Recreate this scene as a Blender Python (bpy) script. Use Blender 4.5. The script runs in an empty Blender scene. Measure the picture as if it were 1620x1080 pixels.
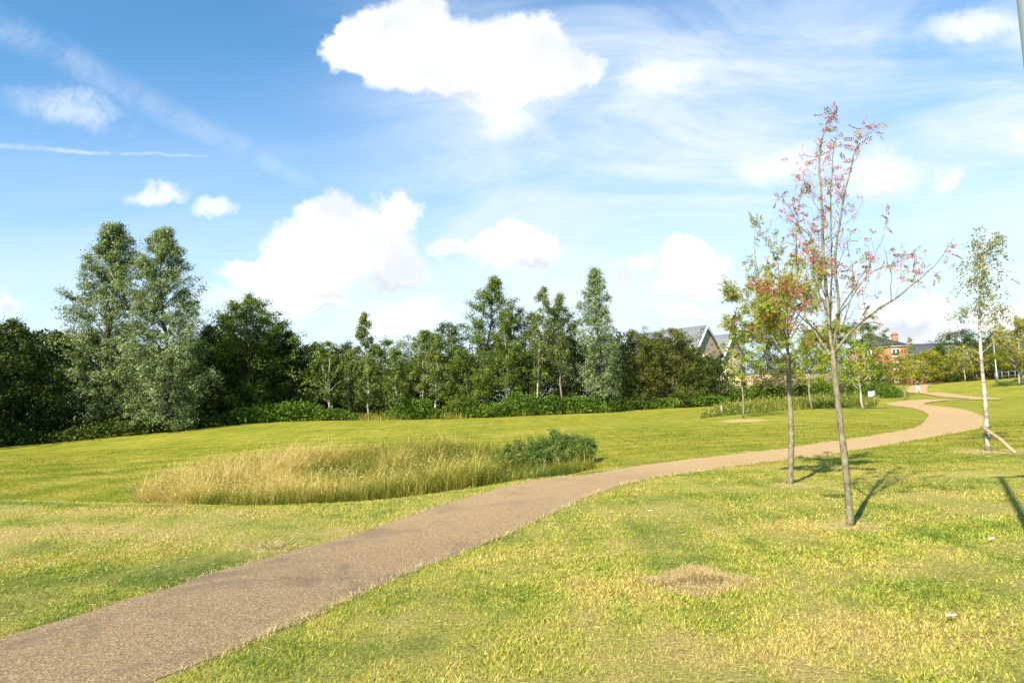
import bpy, math, random
import numpy as np
from mathutils import Vector, Matrix
R = math.radians
S = bpy.context.scene
COL = S.collection
# ------------------------------------------------------------------ camera
F_PX, EYE = 1080.0, 1.6
PITCH, ROLL = R(5.29), R(2.2)
cF = np.array([0, math.cos(PITCH), math.sin(PITCH)])
cU0 = np.array([0, -math.sin(PITCH), math.cos(PITCH)])
cX0 = np.array([1.0, 0, 0])
cR = math.cos(ROLL) * cX0 - math.sin(ROLL) * cU0
cU = math.cos(ROLL) * cU0 + math.sin(ROLL) * cX0
cam = bpy.data.cameras.new('camera')
cam.lens = 24.0; cam.sensor_width = 36.0; cam.clip_start = 0.05; cam.clip_end = 5000
co = bpy.data.objects.new('camera', cam); COL.objects.link(co)
co.matrix_world = Matrix(((cR[0], cU[0], -cF[0], 0), (cR[1], cU[1], -cF[1], 0), (cR[2], cU[2], -cF[2], EYE), (0, 0, 0, 1)))
S.camera = co

def ray(px, py):
    return cF + (px - 810) / F_PX * cR + (540 - py) / F_PX * cU
def P(px, py, Y):
    d = ray(px, py); return np.array([0, 0, EYE]) + d * (Y / d[1])

# ------------------------------------------------------------------ exposure
S.view_settings.view_transform = 'Standard'
S.view_settings.look = 'None'
S.view_settings.exposure = 1.25
S.view_settings.gamma = 1.0
S.view_settings.use_curve_mapping = False
S.cycles.max_bounces = 6; S.cycles.diffuse_bounces = 3; S.cycles.glossy_bounces = 2; S.cycles.transmission_bounces = 3

# ------------------------------------------------------------------ sun and sky
AZ, EL = R(32.5), R(37.0)          # shadows fall towards AZ (right of forward)
SUN = Vector((-math.sin(AZ) * math.cos(EL), -math.cos(AZ) * math.cos(EL), math.sin(EL)))
sl = bpy.data.lights.new('sun', 'SUN'); sl.energy = 5.0; sl.angle = R(0.53); sl.color = (1.0, 0.93, 0.80)
so = bpy.data.objects.new('sun', sl); COL.objects.link(so)
so.rotation_euler = SUN.to_track_quat('Z', 'Y').to_euler(); so.location = (0, 0, 60)

class NT:
    """small helper to write node trees as expressions"""
    def __init__(s, tree): s.t = tree; s.n = tree.nodes; s.l = tree.links
    def node(s, typ, **kw):
        n = s.n.new(typ)
        for k, v in kw.items(): setattr(n, k, v)
        return n
    def put(s, sock, v):
        if isinstance(v, bpy.types.NodeSocket): s.l.new(v, sock)
        else: sock.default_value = v
    def m(s, op, a, b=None, c=None, clamp=False):
        n = s.node('ShaderNodeMath', operation=op, use_clamp=clamp); s.put(n.inputs[0], a)
        if b is not None: s.put(n.inputs[1], b)
        if c is not None: s.put(n.inputs[2], c)
        return n.outputs[0]
    def vm(s, op, a, b=None, c=None, val=False):
        n = s.node('ShaderNodeVectorMath', operation=op); s.put(n.inputs[0], a)
        if b is not None: s.put(n.inputs[1], b)
        if c is not None: s.put(n.inputs[2], c)
        return n.outputs['Value' if val else 'Vector']
    def noise(s, vec, scale, detail=4, rough=0.55, dist=0.0, color=False):
        n = s.node('ShaderNodeTexNoise'); s.put(n.inputs['Vector'], vec)
        n.inputs['Scale'].default_value = scale; n.inputs['Detail'].default_value = detail
        n.inputs['Roughness'].default_value = rough; n.inputs['Distortion'].default_value = dist
        return n.outputs['Color' if color else 'Fac']
    def mix(s, f, a, b, blend='MIX'):
        n = s.node('ShaderNodeMix', data_type='RGBA', blend_type=blend)
        s.put(n.inputs[0], f); s.put(n.inputs[6], a); s.put(n.inputs[7], b)
        return n.outputs[2]
    def ss(s, x, lo, hi, a=0.0, b=1.0, smooth=True):
        n = s.node('ShaderNodeMapRange', interpolation_type='SMOOTHSTEP' if smooth else 'LINEAR')
        s.put(n.inputs['Value'], x); n.inputs['From Min'].default_value = lo; n.inputs['From Max'].default_value = hi
        n.inputs['To Min'].default_value = a; n.inputs['To Max'].default_value = b
        return n.outputs[0]
    def ramp(s, f, stops):
        n = s.node('ShaderNodeValToRGB'); s.put(n.inputs[0], f); e = n.color_ramp.elements
        while len(e) < len(stops): e.new(0.5)
        for i, (p, c) in enumerate(stops):
            e[i].position = p; e[i].color = (*c, 1)
        return n.outputs[0]

w = bpy.data.worlds.new('World'); S.world = w; w.use_nodes = True
w.node_tree.nodes.clear()
k = NT(w.node_tree)
sky = k.node('ShaderNodeTexSky', sky_type='NISHITA', sun_disc=False)
sky.sun_elevation = EL; sky.sun_rotation = AZ + math.pi
sky.altitude = 0; sky.air_density = 1.0; sky.dust_density = 0.6; sky.ozone_density = 1.0
tc = k.node('ShaderNodeTexCoord')
D = k.vm('NORMALIZE', tc.outputs['Generated'])
sep = k.node('ShaderNodeSeparateXYZ'); k.l.new(D, sep.inputs[0])
ys = k.m('MAXIMUM', sep.outputs[1], 0.02)
uu = k.m('DIVIDE', sep.outputs[0], ys); vv = k.m('DIVIDE', sep.outputs[2], ys)
cmb = k.node('ShaderNodeCombineXYZ'); k.l.new(uu, cmb.inputs[0]); k.l.new(vv, cmb.inputs[1])
UV = cmb.outputs[0]
ahead = k.ss(sep.outputs[1], 0.05, 0.3)
wob = k.noise(UV, 5.0, 5, 0.62, color=True)
wob = k.vm('SUBTRACT', wob, (0.5, 0.5, 0.5))
wob2 = k.noise(UV, 15.0, 7, 0.66, color=True)
wob2 = k.vm('SUBTRACT', wob2, (0.5, 0.5, 0.5))
UVw = k.vm('MULTIPLY_ADD', wob, (0.07, 0.06, 0), UV)
UVw = k.vm('MULTIPLY_ADD', wob2, (0.085, 0.075, 0), UVw)
def uvp(px, py):
    d = ray(px, py); return d[0] / d[1], d[2] / d[1]
def field(coord, blobs):
    cur = None
    for (px, py, rx, ry) in blobs:
        u0, v0 = uvp(px, py); a, b = F_PX / rx, F_PX / ry
        L = k.vm('LENGTH', k.vm('MULTIPLY_ADD', coord, (a, b, 0), (-u0 * a, -v0 * b, 0)), val=True)
        cur = L if cur is None else k.m('SMOOTH_MIN', cur, L, 0.25)
    return cur
crisp = [(560, 70, 40, 50), (610, 50, 60, 55), (655, 25, 55, 50), (735, 85, 95, 70), (800, 60, 60, 52), (862, 62, 45, 45),
         (905, 105, 50, 34), (850, 115, 60, 40), (775, 140, 85, 45), (680, 105, 90, 50), (785, 165, 42, 26), (700, 130, 70, 36), (845, 125, 60, 30), (620, 95, 60, 40),
         (512, 360, 55, 48), (465, 400, 55, 50), (560, 395, 100, 66), (622, 345, 42, 40), (625, 425, 60, 38), (500, 430, 110, 32), (410, 430, 60, 25),
         (815, 385, 42, 38), (850, 400, 50, 30), (770, 395, 45, 24), (712, 392, 30, 18),
         (1085, 405, 36, 28), (1100, 435, 58, 36), (1075, 460, 40, 16),
         (1400, 500, 60, 34), (1465, 500, 60, 36), (1440, 520, 100, 26), (1600, 500, 60, 26),
         (512, 473, 42, 15), (985, 445, 18, 11)]
soft = [(1390, 275, 70, 40), (1235, 260, 70, 28), (1500, 288, 26, 14), (1045, 118, 60, 32), (345, 335, 36, 15), (258, 312, 48, 16), (8, 482, 24, 20), (640, 505, 90, 40),
        (1090, 490, 60, 14), (1540, 38, 80, 30), (1610, 215, 14, 9), (800, 200, 40, 20), (440, 470, 130, 30), (1010, 415, 40, 14)]
fc = field(UVw, crisp)
mc = k.ss(fc, 1.16, 0.74)
fs = field(UVw, soft)
ms = k.ss(fs, 1.4, 0.35, 0.0, 0.85)
greys = [(590, 462, 90, 11), (830, 424, 55, 9), (1105, 478, 45, 10), (1445, 512, 50, 18), (10, 490, 16, 10), (525, 486, 30, 6), (690, 165, 80, 10), (1390, 312, 60, 12)]
mg = k.ss(field(UVw, greys), 1.5, 0.2, 0.0, 0.75)
# cirrus: fibres combed along two directions
def rot_uv(ang, sx, sy):
    n = k.node('ShaderNodeMapping'); k.l.new(UV, n.inputs[0]); n.inputs['Rotation'].default_value = (0, 0, ang); n.inputs['Scale'].default_value = (sx, sy, 1)
    return n.outputs[0]
ci = k.noise(rot_uv(R(-24), 1.1, 4.6), 1.5, 7, 0.62, 0.6)
ci2 = k.noise(rot_uv(R(12), 1.0, 3.4), 2.2, 5, 0.6, 0.8)
right = k.ss(uu, -0.42, 0.20, 0.0, 1.0)
base_veil = k.m('MULTIPLY', k.m('MULTIPLY', k.ss(uu, -0.34, 0.02), k.ss(vv, .74, .40, .35, 1.0)), k.ss(ci2, .30, .62, .12, .50))
low = k.ss(vv, 0.55, 0.05, 0.0, 1.0)
cirrus = k.m('MULTIPLY', k.ss(ci, 0.36, 0.72), k.m('MAXIMUM', right, k.m('MULTIPLY', low, 0.8)))
cirrus = k.m('MULTIPLY', k.m('ADD', cirrus, k.m('MULTIPLY', k.ss(ci2, 0.42, 0.75), k.m('MULTIPLY', right, 0.7))), 0.62, clamp=True)
def streak(p0, p1, w0, w1, op, fib):
    (u0, v0), (u1, v1) = uvp(*p0), uvp(*p1)
    a = math.atan2(v1 - v0, u1 - u0); L = math.hypot(u1 - u0, v1 - v0)
    src = k.vm('MULTIPLY_ADD', wob, (0.03, 0.03, 0), UV)
    x = k.vm('DOT_PRODUCT', k.vm('SUBTRACT', src, (u0, v0, 0)), (math.cos(a) / L, math.sin(a) / L, 0), val=True)
    y = k.m('ABSOLUTE', k.vm('DOT_PRODUCT', k.vm('SUBTRACT', src, (u0, v0, 0)), (-math.sin(a), math.cos(a), 0), val=True))
    wd = k.m('MULTIPLY_ADD', x, (w1 - w0) / F_PX, w0 / F_PX)
    yy = k.m('DIVIDE', y, k.m('MAXIMUM', wd, 0.0008))
    m_ = k.m('MULTIPLY', k.ss(yy, 1.0, 0.1), k.m('MULTIPLY', k.ss(x, 1.05, 0.8), k.ss(x, -0.6, 0.1)))
    return k.m('MULTIPLY', m_, k.m('MULTIPLY', k.ss(fib, 0.3, 0.62, 0.15, 1.0), op))
fine = k.noise(UV, 18.0, 6, 0.65, 0.5)
st = k.m('MAXIMUM', streak((-40, 20), (540, 315), 44, 24, 0.24, fine), streak((-60, 229), (360, 247), 8, 3, 0.55, fine))
pu0, pv0 = uvp(115, 168)
src = k.vm('SUBTRACT', UVw, (pu0, pv0, 0))
ca, sa = math.cos(R(-14)), math.sin(R(-14))
px_ = k.vm('DOT_PRODUCT', src, (ca * 8.5, sa * 8.5, 0), val=True); py_ = k.vm('DOT_PRODUCT', src, (-sa * 26, ca * 26, 0), val=True)
rr = k.m('SQRT', k.m('ADD', k.m('MULTIPLY', px_, px_), k.m('MULTIPLY', py_, py_)))
st = k.m('MAXIMUM', st, k.m('MULTIPLY', k.ss(rr, 1.15, 0.2), k.ss(fine, 0.33, 0.62, 0.0, 0.62)))
veil = k.m('MAXIMUM', k.m('MAXIMUM', cirrus, st), k.m('ADD', base_veil, k.m('MULTIPLY', cirrus, .72)))
# low bright bank of cloud along the horizon
lowbank = k.m('MULTIPLY', k.ss(vv, 0.34, 0.08), k.ss(k.noise(rot_uv(0, 1, 2.6), 2.6, 5, 0.6), 0.30, 0.60, 0.40, 1.0))
lowbank = k.m('MULTIPLY', lowbank, 0.64)
SKYGAIN = k.mix(1.0, sky.outputs[0], (0.54, 0.94, 1.12, 1), 'MULTIPLY')
WHITE = (5.5, 5.6, 5.7, 1)
haze_ = k.m('MULTIPLY', k.ss(vv, 0.62, 0.12), 0.42)
c = k.mix(k.m('MULTIPLY', haze_, ahead), SKYGAIN, (3.9, 4.55, 5.3, 1))
c = k.mix(k.m('MULTIPLY', veil, ahead), c, (4.25, 4.7, 5.3, 1))
c = k.mix(k.m('MULTIPLY', lowbank, ahead), c, (4.7, 5.1, 5.35, 1))
c = k.mix(k.m('MULTIPLY', ms, ahead), c, (4.9, 5.1, 5.3, 1))
inner = k.ss(k.noise(UVw, 7.0, 4, 0.55), .35, .62)
c = k.mix(k.m('MULTIPLY', mc, ahead), c, k.mix(inner, (4.2, 4.4, 4.65, 1), WHITE))
c = k.mix(k.m('MULTIPLY', k.m('MULTIPLY', mg, k.m('MAXIMUM', mc, k.m('MULTIPLY', ms, 0.8))), ahead), c, (3.2, 3.5, 3.9, 1))
bg = k.node('ShaderNodeBackground'); k.l.new(c, bg.inputs[0]); bg.inputs[1].default_value = 0.09
wo = k.node('ShaderNodeOutputWorld'); k.l.new(bg.outputs[0], wo.inputs[0])

# ------------------------------------------------------------------ mesh helpers
def tag(o, label=None, cat=None, group=None, kind=None):
    if label: o['label'] = label
    if cat: o['category'] = cat
    if group: o['group'] = group
    if kind: o['kind'] = kind
    return o
def empty(name, loc, rz=0.0):
    o = bpy.data.objects.new(name, None); COL.objects.link(o); o.location = loc; o.rotation_euler = (0, 0, rz)
    o.empty_display_size = 0.2
    return o
class MB:
    def __init__(s): s.v = []; s.q = []; s.t = []; s.a = []; s.n = 0
    def add(s, v, q=None, t=None, a=0.5):
        v = np.asarray(v, float).reshape(-1, 3)
        if q is not None and len(q): s.q.append(np.asarray(q, int) + s.n)
        if t is not None and len(t): s.t.append(np.asarray(t, int) + s.n)
        s.v.append(v); s.a.append(np.broadcast_to(np.asarray(a, float), (len(v),))); s.n += len(v)
    def box(s, x0, x1, y0, y1, z0, z1):
        v = [(x, y, z) for z in (z0, z1) for x, y in ((x0, y0), (x1, y0), (x1, y1), (x0, y1))]
        s.add(v, [(3, 2, 1, 0), (4, 5, 6, 7), (0, 1, 5, 4), (1, 2, 6, 5), (2, 3, 7, 6), (3, 0, 4, 7)])
    def tube(s, pts, rad, sides=6, cap=True):
        pts = np.asarray(pts, float); n = len(pts); rad = np.broadcast_to(np.asarray(rad, float), (n,))
        tg = np.gradient(pts, axis=0); tg /= np.linalg.norm(tg, axis=1)[:, None] + 1e-9
        up = np.where(np.abs(tg[:, 2:3]) > 0.9, np.array([[1.0, 0, 0]]), np.array([[0, 0, 1.0]]))
        if abs(tg[:, 2]).mean() > 0.5: up = np.tile(np.array([[1.0, 0.05, 0]]), (n, 1))
        a = np.cross(up, tg); a /= np.linalg.norm(a, axis=1)[:, None] + 1e-9
        b = np.cross(tg, a)
        th = np.arange(sides) * 2 * math.pi / sides
        v = pts[:, None] + rad[:, None, None] * (np.cos(th)[None, :, None] * a[:, None] + np.sin(th)[None, :, None] * b[:, None])
        i = np.arange(n - 1)[:, None] * sides; j = np.arange(sides)[None]; j2 = (j + 1) % sides
        q = np.stack([i + j, i + j2, i + sides + j2, i + sides + j], -1).reshape(-1, 4)
        base = s.n; s.add(v.reshape(-1, 3), q)
        if cap:
            s.add([pts[-1] + tg[-1] * rad[-1] * 0.4, pts[0]])
            e = (n - 1) * sides
            s.t.append(np.array([(base + e + x, base + e + (x + 1) % sides, base + n * sides) for x in range(sides)] + [(base + (x + 1) % sides, base + x, base + n * sides + 1) for x in range(sides)]))
    def build(s, name, mat, parent=None, smooth=False):
        me = bpy.data.meshes.new(name)
        V = np.concatenate(s.v) if s.v else np.zeros((0, 3)); A = np.concatenate(s.a)
        Q = np.concatenate(s.q) if s.q else np.zeros((0, 4), int); T = np.concatenate(s.t) if s.t else np.zeros((0, 3), int)
        me.vertices.add(len(V)); me.vertices.foreach_set('co', V.astype(np.float32).ravel())
        loops = np.concatenate([Q.ravel(), T.ravel()]).astype(np.int32)
        me.loops.add(len(loops)); me.loops.foreach_set('vertex_index', loops)
        ls = np.concatenate([np.arange(len(Q)) * 4, len(Q) * 4 + np.arange(len(T)) * 3]).astype(np.int32)
        me.polygons.add(len(ls)); me.polygons.foreach_set('loop_start', ls)
        me.update(calc_edges=True); me.validate()
        at = me.attributes.new('rnd', 'FLOAT', 'POINT'); at.data.foreach_set('value', A.astype(np.float32))
        if smooth: me.polygons.foreach_set('use_smooth', np.ones(len(ls), bool))
        if mat: me.materials.append(mat)
        o = bpy.data.objects.new(name, me); COL.objects.link(o)
        if parent: o.parent = parent
        return o
def nrm(v): return v / (np.linalg.norm(v, axis=-1, keepdims=True) + 1e-9)
def leaves(mb, c, axis, L, W, rng, rnd=None, nv=None):
    n = len(c); axis = nrm(axis)
    if nv is not None: axis = nrm(axis - nv * (axis * nv).sum(-1, keepdims=True))
    side = nrm(np.cross(axis, rng.normal(size=(n, 3)) if nv is None else nv)); L = np.broadcast_to(L, (n,))[:, None]; W = np.broadcast_to(W, (n,))[:, None]
    mid = c + axis * L * 0.42
    v = np.stack([c, mid + side * W / 2, c + axis * L, mid - side * W / 2], 1)
    if rnd is None: rnd = rng.random(n)
    mb.add(v.reshape(-1, 3), np.arange(n * 4).reshape(n, 4), a=np.repeat(rnd, 4))
def spline(pts, n):
    pts = np.asarray(pts, float); p = np.vstack([2 * pts[0] - pts[1], pts, 2 * pts[-1] - pts[-2]])
    m_ = len(pts) - 1; t = np.linspace(0, m_, n); i = np.minimum(t.astype(int), m_ - 1); f = (t - i)[:, None]
    a, b, c_, d = p[i], p[i + 1], p[i + 2], p[i + 3]
    return 0.5 * (2 * b + (c_ - a) * f + (2 * a - 5 * b + 4 * c_ - d) * f ** 2 + (3 * b - a - 3 * c_ + d) * f ** 3)
def vnoise(x, y, seed=0):
    """smooth value noise for placing plants"""
    def h(i, j): return np.modf(np.abs(np.sin(i * 127.1 + j * 311.7 + seed * 17.3) * 43758.5453))[0]
    i, j = np.floor(x), np.floor(y); f, g = x - i, y - j; f = f * f * (3 - 2 * f); g = g * g * (3 - 2 * g)
    return (h(i, j) * (1 - f) + h(i + 1, j) * f) * (1 - g) + (h(i, j + 1) * (1 - f) + h(i + 1, j + 1) * f) * g

# ------------------------------------------------------------------ terrain: thin plate spline through surveyed points
ctl = [(0, 0, 0), (-6, 0, 0), (6, 0, 0), (0, -6, 0), (-12, 4, .05), (12, 4, .05), (-5, 5, 0), (4, 8.2, 0), (5, 12.2, 0), (12, 17, 0), (7.2, 19.9, 0), (-2, 9.6, 0), (1.6, 6, 0), (9, 9, 0),
       (16.5, 26.6, 0), (20.6, 32, 0), (20, 20, 0.05), (-9, 8, 0), (-4.5, 8.5, 0.02), (3, 15.5, 0),
       (-11.6, 15.0, 0.0), (-8.6, 13.7, 0), (-6.2, 12.8, 0), (-3.5, 12.2, 0), (-1.34, 13.1, 0), (-.1, 14.5, 0), (2.3, 16.8, 0), (-13, 12, .05), (-18, 14, .15), (-18, 20, .1),
       (-8, 16.3, -.78), (-5, 15.3, -.88), (-2.5, 15.4, -.80), (-.3, 16.9, -.50), (-6, 19, -.92), (-3, 19, -.88), (-9.5, 19, -.75), (-5, 23, -.50), (-1, 21.5, -.40), (1.8, 19, -.18), (-13, 20, -.50), (-12, 17.3, -.55),
       (3.5, 21, 0), (6, 26, 0.05)]
ctl = [np.array(c_, float) for c_ in ctl]
for a_ in [(0, 740, 25), (0, 720, 33), (0, 702, 42), (230, 683, 44), (100, 716, 34), (500, 682, 38), (500, 662, 50), (700, 660, 54), (700, 676, 40), (960, 648, 58), (1000, 690, 30),
           (1000, 666, 43), (1100, 641, 62), (1160, 662, 38), (1285, 648, 46), (1364, 648, 43), (1435, 632, 60), (1500, 655, 40), (1410, 642, 51), (1565, 632, 64), (1500, 628, 76),
           (1455, 622, 95), (1485, 606, 120), (1578, 603, 92), (1613, 610, 82), (300, 672, 48), (840, 652, 57), (1200, 632, 66), (1330, 610, 100), (1620, 650, 40)]:
    ctl.append(P(*a_))
for a_ in [(-60, 20, .5), (-60, 60, 1.0), (-30, 75, 1.2), (0, 90, 1.4), (40, 130, 2.2), (-40, -30, 0), (40, -30, 0), (60, 10, .4), (110, 60, 2), (140, 130, 3.2), (100, 200, 3.2), (0, 200, 2.5), (-120, 120, 2), (200, 60, 3), (-120, 0, 1)]:
    ctl.append(np.array(a_, float))
ctl = np.array(ctl)
def tps_k(r2): return np.where(r2 > 1e-9, 0.5 * r2 * np.log(np.maximum(r2, 1e-9)), 0)
nC = len(ctl); xy = ctl[:, :2] / 20.0
K_ = tps_k(((xy[:, None] - xy[None]) ** 2).sum(-1)) + np.eye(nC) * 0.0015
Pm = np.c_[np.ones(nC), xy]
sol = np.linalg.solve(np.block([[K_, Pm], [Pm.T, np.zeros((3, 3))]]), np.r_[ctl[:, 2], np.zeros(3)])
def terrain(x, y):
    x = np.asarray(x, float); y = np.asarray(y, float); sh = x.shape
    q = np.stack([np.clip(x.ravel(), -120, 200), np.clip(y.ravel(), -30, 200)], 1) / 20.0
    out = np.empty(len(q))
    for i in range(0, len(q), 20000):
        b = q[i:i + 20000]
        out[i:i + 20000] = tps_k(((b[:, None] - xy[None]) ** 2).sum(-1)) @ sol[:nC] + sol[nC] + b @ sol[nC + 1:]
    return np.clip(out, -1.2, 4.5).reshape(sh)
def TZ(x, y): return float(terrain(np.array([x]), np.array([y]))[0])
def G(px, py):
    d = ray(px, py); Y = np.linspace(2, 160, 6000); t = Y / d[1]
    z = EYE + d[2] * t; h = terrain(d[0] * t, Y); i = np.argmax(z < h)
    return np.array([d[0] * t[i], Y[i], h[i]])
def at(px, py, Y):
    p = P(px, py, Y); p[2] = TZ(p[0], p[1]); return p

# path centre line
far = [P(*a_) for a_ in [(1507, 657, 39.5), (1468, 646, 47), (1432, 641, 53), (1480, 638, 58), (1545, 635, 61), (1556, 631, 67), (1500, 627, 78), (1452, 622, 95), (1462, 613, 108), (1490, 607, 122)]]
cl = [(-6.5, -2), (-5.0, 1.2), (-3.15, 4.76), (-2.04, 7.3), (-.98, 9.15), (.65, 12.1), (3.1, 15.5), (7.7, 19.0), (12.6, 23.1), (16.6, 26.9), (20.4, 32)] + [(p[0], p[1]) for p in far]
cl.append((85, 150))
CL = spline([(a_, b_, 0) for a_, b_ in cl], 320)[:, :2]
tgC = nrm(np.gradient(CL, axis=0)); nC_ = np.c_[-tgC[:, 1], tgC[:, 0]]
HALF = 1.0
CLn, nCn = CL[CL[:, 1] < 42][::1], nC_[CL[:, 1] < 42][::1]
def path_dist(x, y):
    x = np.asarray(x).ravel(); y = np.asarray(y).ravel(); out = np.empty(len(x)); sgn = np.empty(len(x))
    for i in range(0, len(x), 20000):
        d = np.stack([x[i:i + 20000, None] - CLn[None, :, 0], y[i:i + 20000, None] - CLn[None, :, 1]], -1)
        r2 = (d ** 2).sum(-1); j = r2.argmin(1); out[i:i + 20000] = np.sqrt(r2[np.arange(len(j)), j])
        sgn[i:i + 20000] = np.sign((d[np.arange(len(j)), j] * nCn[j]).sum(-1))
    return out, sgn
REED = np.array([(-7.9, 15.3), (-9.3, 17.5), (-10.8, 21), (-10.6, 24.0), (-6.5, 25.6), (-2.6, 25.3), (-.3, 23), (.6, 20.3), (2.2, 18.0), (1.2, 16.6), (-.4, 15.2), (-2, 14.2), (-4.5, 13.9), (-6.9, 14.4)])
def inpoly(x, y, poly):
    ins = np.zeros(len(x), bool); n = len(poly)
    for i in range(n):
        (x0, y0), (x1, y1) = poly[i], poly[(i + 1) % n]
        cnd = ((y0 > y) != (y1 > y)) & (x < (x1 - x0) * (y - y0) / (y1 - y0 + 1e-12) + x0); ins ^= cnd
    return ins

# ------------------------------------------------------------------ materials
def new_mat(name):
    m_ = bpy.data.materials.new(name); m_.use_nodes = True; m_.node_tree.nodes.clear()
    return m_, NT(m_.node_tree)
def principled(q, col, rough=0.8, spec=0.3, bump=None, metal=0.0):
    p = q.node('ShaderNodeBsdfPrincipled'); q.put(p.inputs['Base Color'], col); q.put(p.inputs['Roughness'], rough)
    p.inputs['Specular IOR Level'].default_value = spec; p.inputs['Metallic'].default_value = metal
    if bump is not None: q.l.new(bump, p.inputs['Normal'])
    return p.outputs[0]
def out(q, sh):
    o = q.node('ShaderNodeOutputMaterial'); q.l.new(sh, o.inputs[0])
def bumpn(q, h, strength, dist):
    b = q.node('ShaderNodeBump'); q.l.new(h, b.inputs['Height']); b.inputs['Strength'].default_value = strength; b.inputs['Distance'].default_value = dist
    return b.outputs[0]
def leafmat(name, stops, trans=0.35, rough=0.5, spec=0.3):
    m_, q = new_mat(name); a = q.node('ShaderNodeAttribute', attribute_name='rnd')
    col = q.ramp(a.outputs['Fac'], stops)
    pb = principled(q, col, rough, spec)
    tr = q.node('ShaderNodeBsdfTranslucent'); q.l.new(q.mix(1.0, col, (1.25, 1.25, 0.6, 1), 'MULTIPLY'), tr.inputs[0])
    mx = q.node('ShaderNodeMixShader'); mx.inputs[0].default_value = trans; q.l.new(pb, mx.inputs[1]); q.l.new(tr.outputs[0], mx.inputs[2])
    out(q, mx.outputs[0]); return m_
def barkmat(name, a, b, scale=12, stretch=(1, 1, 0.25), bs=0.5):
    m_, q = new_mat(name); g = q.node('ShaderNodeNewGeometry')
    v = q.vm('MULTIPLY', g.outputs['Position'], stretch)
    n = q.noise(v, scale, 6, 0.65); n2 = q.noise(g.outputs['Position'], scale * 0.25, 3)
    col = q.mix(q.ss(q.m('ADD', q.m('MULTIPLY', n, 0.7), q.m('MULTIPLY', n2, 0.3)), 0.35, 0.65), (*a, 1), (*b, 1))
    out(q, principled(q, col, 0.85, 0.2, bumpn(q, n, bs, 0.02))); return m_
def flat(name, col, rough=0.6, spec=0.4, var=0.15, scale=6.0, metal=0.0):
    m_, q = new_mat(name); g = q.node('ShaderNodeNewGeometry')
    n = q.noise(g.outputs['Position'], scale, 5, 0.6)
    lo = tuple(x * (1 - var) for x in col); hi = tuple(min(1, x * (1 + var)) for x in col)
    out(q, principled(q, q.mix(n, (*lo, 1), (*hi, 1)), rough, spec, None, metal)); return m_

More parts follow.
